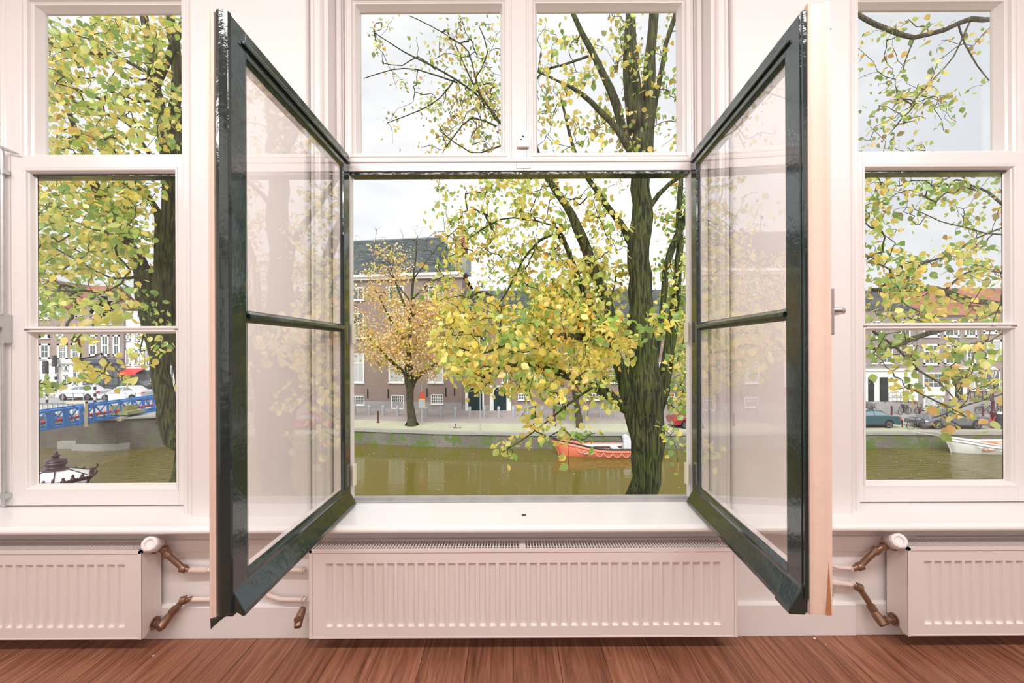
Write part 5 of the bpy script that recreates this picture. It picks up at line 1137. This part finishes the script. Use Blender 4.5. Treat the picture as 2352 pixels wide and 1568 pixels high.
elm = [
 ([base+Vector((0,0,-.1)), base+Vector((0,0,.5)), base+Vector((-.02,0,1.6))]+[P(1478,1240,D), P(1479,1140,D), P(1481,1060,D), P(1483,980,D), P(1483,900,D), P(1477,820,D), P(1471,700,D), P(1469,600,D), P(1472,500,D), P(1473,400,D), P(1474,340,D), P(1468,260,D)], [.50,.34,.26,.225,.222,.23,.27,.265,.205,.185,.18,.155,.14,.145,.12]),
 limb([(1466,300,46),(1452,220,40),(1447,130,36),(1449,50,22),(1440,-160,18),(1430,-500,12)], D),
 limb([(1476,320,40),(1488,220,32),(1494,130,25),(1501,40,21),(1530,-200,24),(1550,-550,16)], D+.1),
 limb([(1478,380,34),(1500,260,14),(1518,170,13),(1530,100,12),(1549,40,12),(1566,-60,10),(1580,-400,10)], D+.3),
 limb([(1480,1040,34),(1460,985,36),(1444,930,34),(1432,875,30),(1414,820,28),(1392,772,26)], D-.1),
 limb([(1388,772,26),(1402,722,27),(1375,650,24),(1345,570,24),(1325,520,22),(1298,470,19),(1262,415,17),(1240,372,16),(1214,300,12,D-.5),(1160,200,8,D-.7)], D-.2),
 limb([(1386,775,28),(1368,730,20),(1350,690,18),(1325,630,14),(1300,565,12),(1278,540,9),(1240,552,8),(1200,600,7),(1170,660,5),(1148,694,4)], D-.3),
 limb([(1300,562,9),(1276,520,6),(1180,500,5),(1125,515,4),(1060,560,3)], D-.4),
 limb([(1440,940,26),(1395,905,24),(1360,888,22),(1325,870,22),(1270,852,18),(1210,838,14),(1150,842,10),(1110,868,7)], D-.5),
 limb([(1382,778,20),(1350,775,19),(1290,772,16),(1230,774,12),(1160,790,9),(1110,812,6),(1060,800,4)], D-.6),
 limb([(1360,890,8),(1310,925,7),(1260,965,5),(1200,1010,4),(1150,1040,3)], D-1.6),
 limb([(1475,640,26),(1452,570,20),(1436,530,18),(1405,490,15),(1372,440,13),(1345,400,11),(1318,340,9),(1290,230,7)], D+.3),
 limb([(1496,860,20),(1508,810,14),(1516,760,14),(1524,690,15),(1529,621,16),(1545,567,18),(1580,482,17),(1600,430,15),(1640,300,10)], D+.1),
 limb([(1496,980,34),(1515,920,32),(1526,870,32),(1536,800,26),(1548,720,22),(1556,640,19),(1560,560,17),(1559,480,15),(1565,400,10)], D+.2),
 limb([(1478,560,22),(1490,480,14),(1540,420,10),(1590,395,8)], D+.2),
 limb([(1466,350,22),(1440,320,18),(1415,240,20),(1385,170,17),(1350,100,14),(1320,40,12),(1280,-60,9)], D),
 limb([(1455,360,18),(1420,300,17),(1380,255,15),(1335,215,11),(1290,190,7),(1235,165,4)], D-.3),
 limb([(1350,130,8),(1290,150,7),(1240,172,6),(1160,285,6,D-.2),(1120,240,6,D-.2),(1085,190,5,D-.2),(1045,100,4,D-.2)], D-.1),
 limb([(1150,285,8),(1110,230,7),(1050,185,6),(990,150,5),(930,120,4),(860,75,3)], D-.1),
 limb([(1050,190,5),(960,160,4),(900,160,3),(836,180,2.5)], D-.1),
 limb([(1045,182,5),(1010,225,4),(960,255,3.5),(890,282,2.5)], D-.2),
 limb([(1112,243,6),(1092,180,5),(1076,118,4),(1040,90,3),(990,60,3),(940,36,2.5)], D-.1),
 limb([(1140,290,6),(1085,270,5),(1045,310,4),(1020,345,3)], D-.2),
 limb([(1092,180,4),(1120,120,4),(1100,60,3)], D),
 limb([(1000,160,4),(960,130,3.5),(925,150,3),(880,145,2.5)], D-.1),
 limb([(1160,330,6),(1120,345,5),(1080,350,4),(1010,300,3)], D-.1),
 # crown above and behind the frame
 limb([(1516,0,26),(1620,-150,18),(1760,-260,12),(1900,-280,8)], D+.4), limb([(1600,430,14),(1700,330,10),(1830,250,7)], D+.3),
]
pal_main = palette(.66,.28,.05,.01); pal_sky = palette(.34,.36,.08,.22); pal_right = palette(.30,.66,.02,.02)
bl = [
 dict(c=clus([(1005,1405,690,860,5.0,7.6,225),(1060,1380,860,900,5.0,7.2,34),(1240,1400,600,700,5.6,7.4,40),(1400,1450,600,700,6.9,7.6,8),(1400,1470,700,900,7.0,7.8,24),(1480,1560,700,800,4.8,5.2,4),(1380,1450,760,800,5.0,5.4,4)]), leaf=.098, pal=pal_main, k=15, spread=.10),
 dict(c=clus([(1000,1300,440,690,5.6,7.6,88),(1080,1440,400,560,5.6,7.6,50),(1160,1430,560,700,5.9,7.6,48),(930,1060,600,700,5.4,6.6,5)]), leaf=.088, pal=palette(.52,.40,.05,.03), k=11, spread=.09),
 dict(c=clus([(1180,1300,880,960,4.8,5.8,12),(1280,1420,900,960,4.8,5.8,6),(1120,1180,1020,1050,4.7,5.1,3),(1180,1260,960,1020,4.7,5.2,5),(1280,1390,985,1040,4.7,5.2,4),(1290,1310,1060,1090,4.7,4.9,1)]), leaf=.095, pal=palette(.6,.4,0,0), k=8, spread=.07),
 dict(c=clus([(1510,1600,400,760,6.4,7.6,56),(1545,1600,760,960,5.4,7.4,24),(1540,1600,960,1110,5.0,5.6,3)]), leaf=.09, pal=pal_right, k=11, spread=.09),
 dict(c=clus([(1220,1470,30,370,5.6,7.4,80),(1480,1600,30,370,6.2,7.6,24),(1230,1400,-200,30,5.6,7.6,30)]), leaf=.088, pal=palette(.42,.40,.08,.10), k=10, spread=.09),
 dict(c=clus([(860,1160,40,340,6.2,7.6,52),(1000,1160,50,340,6.2,7.6,56),(1080,1160,180,370,6.0,7.0,24)]), leaf=.066, pal=pal_sky, k=9, spread=.09),
 dict(c=clus([(970,1130,420,600,6.2,7.2,20)]), leaf=.075, pal=pal_sky, k=8, spread=.08),
 dict(c=clus([(1600,1800,-100,500,6.0,7.6,26)]), leaf=.09, pal=pal_right, k=10, spread=.10),
]
grow('elm_tree', 'great mossy elm with yellow green leaves rising before the open window', elm, bl, M['bark'], .0036, 5, base)
# left tree, close to the left window
baseB = Vector((-6.35, D, QZ))
left = [
 ([baseB+Vector((0,0,-.1)), baseB+Vector((.02,0,.8)), P(330+0,1500,D) if False else baseB+Vector((.06,0,2.1)), P(428,1080,D), P(402,1010,D), P(380,930,D), P(366,850,D), P(360,790,D), P(352,720,D)], [.30,.24,.20,.165,.15,.135,.13,.135,.18]),
 limb([(352,730,50),(340,680,48),(330,630,34),(300,570,26),(268,520,24),(240,470,22),(214,415,18),(190,340,12),(150,240,9)], D),
 limb([(300,560,20),(270,500,16),(300,520,6)], D-.2),
 limb([(356,720,46),(372,650,44),(378,590,36),(372,520,26),(360,480,14),(330,440,12),(300,400,10)], D+.1),
 limb([(376,600,34),(392,500,32),(388,400,30),(384,340,27),(374,290,24),(362,230,25),(355,180,22),(345,100,20),(328,30,17),(310,-100,14),(280,-400,9)], D),
 limb([(388,360,24),(400,260,22),(408,180,22),(400,100,20),(392,40,18),(400,-150,14)], D+.2),
 limb([(362,190,18),(382,140,18),(405,90,16),(430,20,14),(470,-100,10)], D+.1),
 limb([(450,1200,34,D+.6),(450,1000,32,D+.6),(424,900,28,D+.6),(406,820,26,D+.6),(398,760,26,D+.6),(400,700,24,D+.6),(402,600,24,D+.6),(405,450,22,D+.6),(420,250,18,D+.6)], D+.6),
 limb([(345,170,10),(300,145,9),(250,125,10),(200,122,8),(130,110,6),(60,60,4)], D-.3),
 limb([(355,230,8),(260,235,8),(200,215,7),(150,190,5),(90,150,4)], D-.4),
 limb([(240,126,5),(300,180,6),(345,180,6)], D-.3),
 limb([(345,360,8),(310,300,7),(270,270,6),(230,260,5)], D-.2),
 limb([(330,630,10),(260,640,6),(180,600,5),(110,560,4),(40,520,3)], D-.6),
 limb([(345,700,7),(280,650,5),(200,690,4),(120,640,4),(60,620,3)], D-1.2),
]
palB = palette(.50,.47,.03,0)
blB = [
 dict(c=clus([(60,430,40,350,5.0,7.6,190),(-140,60,-40,360,5.0,7.4,70),(100,330,300,420,5.2,7.0,30)]), leaf=.098, pal=palB, k=12, spread=.11),
 dict(c=clus([(70,330,400,560,5.0,7.6,110),(70,300,560,640,5.2,7.2,44),(260,400,400,640,6.4,7.6,24),(-60,70,400,700,5,7,30)]), leaf=.098, pal=palette(.45,.53,.02,0), k=12, spread=.11),
 dict(c=clus([(80,210,630,700,4.6,6.0,16),(140,190,700,740,4.6,5.4,3),(220,310,655,700,5.0,6.4,7),(300,400,660,740,5.4,6.4,6)]), leaf=.085, pal=palette(.3,.7,0,0), k=8, spread=.08),
 dict(c=clus([(205,275,700,735,3.6,4.0,6),(290,330,650,690,4.0,4.6,2),(130,190,775,790,4.2,4.6,3),(195,290,845,870,4.2,4.7,6),(310,400,770,840,4.6,5.6,8),(260,300,860,880,4.3,4.6,1)]), leaf=.09, pal=palette(.85,.15,.0,0), k=7, spread=.055),
 dict(c=clus([(76,96,860,930,4.0,4.6,4),(82,120,690,770,4.4,5,4)]), leaf=.085, pal=palette(.1,.9,0,0), k=8, spread=.06),
 dict(c=clus([(395,440,400,1000,8.0,9.0,30)]), leaf=.09, pal=palette(.9,.1,0,0), k=9, spread=.10),
]
grow('elm_tree', 'leaning mossy elm with forked stems filling the left window', left, blB, M['bark'], .0036, 8, baseB)
# right tree: its trunk stands beyond the right edge, its branches reach into the right window
baseG = Vector((11.0, 7.2, QZ)); D2 = 6.6
right = [
 ([baseG+Vector((0,0,-.1)), baseG+Vector((0,0,2)), baseG+Vector((-.1,0,4.5)), baseG+Vector((-.2,0,6.5)), baseG+Vector((-.3,0,9))], [.34,.28,.24,.2,.14]),
 ([baseG+Vector((-.1,0,5.2)), P(2520,740,D2+.4), P(2400,712,D2+.2), P(2310,700,D2), P(2230,690,D2), P(2170,670,D2-.1), P(2130,662,D2-.2), P(2070,668,D2-.3), P(2005,665,D2-.4)], [.12,.085,.06,.045,.04,.05,.045,.05,.03]),
 ([P(2170,668,D2-.1), P(2200,640,D2-.2), P(2240,620,D2-.3), P(2310,628,D2-.3)], [.022,.016,.014,.01]),
 ([P(2085,650,D2-.3), P(2090,625,D2-.4), P(2120,605,D2-.4), P(2180,585,D2-.5), P(2240,548,D2-.5), P(2310,520,D2-.5)], [.014,.02,.018,.016,.012,.01]),
 ([P(2400,560,D2+.1), P(2310,540,D2), P(2260,535,D2), P(2210,520,D2), P(2160,508,D2), P(2100,480,D2)], [.03,.014,.012,.010,.008,.006]),
 ([baseG+Vector((-.2,0,6.8)), P(2400,500,D2), P(2310,475,D2), P(2270,440,D2), P(2230,425,D2), P(2200,400,D2), P(2140,430,D2-.2)], [.08,.03,.022,.018,.012,.01,.006]),
 ([baseG+Vector((-.25,0,8.2)), P(2420,-20,D2), P(2300,42,D2), P(2230,44,D2), P(2170,68,D2), P(2100,86,D2), P(2040,70,D2), P(1985,42,D2), P(1940,10,D2)], [.08,.05,.032,.035,.035,.032,.036,.032,.03]),
 ([P(2230,46,D2), P(2190,130,D2-.1), P(2150,175,D2-.1), P(2100,230,D2-.2)], [.014,.010,.008,.006]),
 ([P(2100,86,D2), P(2080,140,D2-.1), P(2075,160,D2-.1)], [.014,.008,.006]),
 ([P(2200,50,D2), P(2215,100,D2), P(2245,150,D2), P(2272,185,D2)], [.014,.012,.01,.008]),
 ([P(2340,640,D2-.8), P(2310,760,D2-1.2), P(2250,790,D2-1.4), P(2230,840,D2-1.5), P(2200,900,D2-1.6)], [.012,.008,.008,.007,.005]),
 ([P(2005,760,D2-.6), P(2060,800,D2-.8), P(2110,850,D2-1.0), P(2160,880,D2-1.1), P(2200,925,D2-1.2)], [.02,.018,.014,.010,.005]),
 ([P(2170,755,D2), P(2090,780,D2), P(2040,800,D2), P(1990,800,D2)], [.035,.04,.03,.02]),
 ([P(2330,895,D2-1.4), P(2270,915,D2-1.6), P(2220,930,D2-1.7), P(2185,945,D2-1.8), P(2140,960,D2-1.8)], [.012,.010,.008,.008,.005]),
]
palG = palette(.42,.50,.06,.02); palT = palette(.25,.50,.05,.20)
blG = [
 dict(c=clus([(1950,2170,80,360,5.4,7.4,46),(2060,2250,200,350,5.6,7.2,20),(2000,2260,40,120,5.8,7.2,10)]), leaf=.082, pal=palT, k=6, spread=.09),
 dict(c=clus([(1975,2130,400,520,5.2,7.2,34),(2130,2300,400,520,5.6,7.2,22),(1985,2080,520,620,5.4,7,12),(2160,2310,520,600,5.4,7,12)]), leaf=.088, pal=palette(.3,.6,.03,.07), k=7, spread=.08),
 dict(c=clus([(2040,2320,575,660,5.0,7.0,44),(1975,2100,620,680,5.2,7,14),(1975,2320,670,750,4.8,7.0,44)]), leaf=.092, pal=palette(.5,.44,.06,0), k=9, spread=.09),
 dict(c=clus([(1985,2200,760,850,4.8,6.2,24),(2180,2310,760,860,4.6,6.0,13),(1990,2100,860,920,4.6,5.6,4),(2160,2310,850,930,4.2,5.8,11),(2160,2240,930,1000,4.2,4.7,6)]), leaf=.095, pal=palG, k=7, spread=.08),
 dict(c=clus([(2360,2700,-200,900,5.4,8.0,60)]), leaf=.1, pal=palG, k=8, spread=.1),
]
grow('elm_tree', 'elm whose leafy branches hang across the right window, trunk beyond the edge', right, blG, M['bark_grey'], .0034, 9, baseG)
# orange tree on the far bank with bare upper twigs
def far_tree(px, py, label, seed, trunk, crown, pal, leaf, k, n, twig=.009, spread=.34, bare=0, grp='trees on the far bank'):
    g = G(px, py); dd = g.y
    lm = [limb([(p[0], p[1], p[2]*(.72 if p[1] < 830 else .95)) for p in t], dd) for t in trunk]; lm[0] = ([g+Vector((0,0,-.1))]+lm[0][0], [lm[0][1][0]*1.5]+lm[0][1])
    cs = []
    for x0, x1, y0, y1, m in crown:
        cx, cy = (x0+x1)/2, (y0+y1)/2
        c = P(cx, cy, dd); cs += ell(tuple(c), ((x1-x0)/2/F*dd, 2.6, (y1-y0)/2/F*dd), m, .25)
    bls = [dict(c=cs, leaf=leaf, pal=pal, k=k, spread=spread)]
    if bare: bls.append(dict(c=[tuple(P(RS.uniform(*bare[0]), RS.uniform(*bare[1]), dd+RS.uniform(-2,2))) for _ in range(bare[2])], leaf=.03, pal=pal, k=1, spread=spread))
    return grow('street_tree', label, lm, bls, M['bark_grey'], twig, seed, g, grp, trunk_sides=10, step=.5)
far_tree(946, 977, 'orange leaved tree with a forked trunk standing before the big brick building', 21,
 [[(945,972,24),(943,930,20),(942,895,19),(940,865,22),(938,830,18),(940,780,14),(944,730,12),(946,680,11),(950,630,9),(956,580,6),(958,540,4)],
  [(940,880,15),(932,860,11),(900,830,10),(870,800,7),(845,770,6)], [(944,890,14),(956,868,12),(980,850,10),(1000,836,9)], [(942,740,9),(925,690,8),(905,640,6),(890,590,4)],
  [(944,690,9),(975,660,7),(1005,640,5),(1035,630,3)], [(950,640,7),(980,600,4),(1010,560,3)], [(940,800,9),(900,740,7),(870,680,5),(850,640,3)], [(942,690,6),(910,650,5),(880,600,4),(860,560,2.5)]],
 [(815,1090,690,870,330),(815,960,610,720,44),(960,1080,640,740,50),(860,960,560,620,14),(1000,1100,780,860,50)], palette(.34,.06,.60,0), .19, 27, 0, bare=((860,1045),(520,680),150))
far_tree(1332, 981, 'leaning tree with yellow leaves between the street lamp and the elm', 22,
 [[(1331,976,20),(1326,940,17),(1320,900,16),(1316,860,14),(1305,800,10),(1290,740,7),(1280,690,4)], [(1316,880,10),(1350,830,8),(1385,780,6),(1400,720,4)]],
 [(1160,1480,700,880,260),(1230,1430,640,740,60)], palette(.70,.16,.14,0), .19, 18, 0, bare=((1200,1420),(600,700),40))
far_tree(738, 975, 'orange leaved tree left of the forked one, mostly hidden by the left leaf', 23,
 [[(738,970,22),(738,900,18),(736,850,16),(732,790,13),(728,720,10),(726,660,7),(724,600,4)], [(736,860,10),(765,810,8),(800,760,6),(830,720,4)], [(736,850,9),(700,790,7),(660,750,4)]],
 [(620,850,660,860,220),(660,820,600,700,50)], palette(.30,.08,.62,0), .19, 17, 0, bare=((650,840),(530,660),60))
far_tree(1715, 976, 'yellow green tree behind the right frame of the open window', 24,
 [[(1715,972,20),(1708,900,17),(1690,850,14),(1660,780,11),(1640,700,7),(1645,620,4)], [(1690,860,9),(1630,800,7),(1585,750,4)], [(1690,850,9),(1680,790,7),(1720,750,4)]],
 [(1500,1780,680,900,230),(1550,1740,560,700,70)], palette(.55,.40,.05,0), .19, 18, 0)
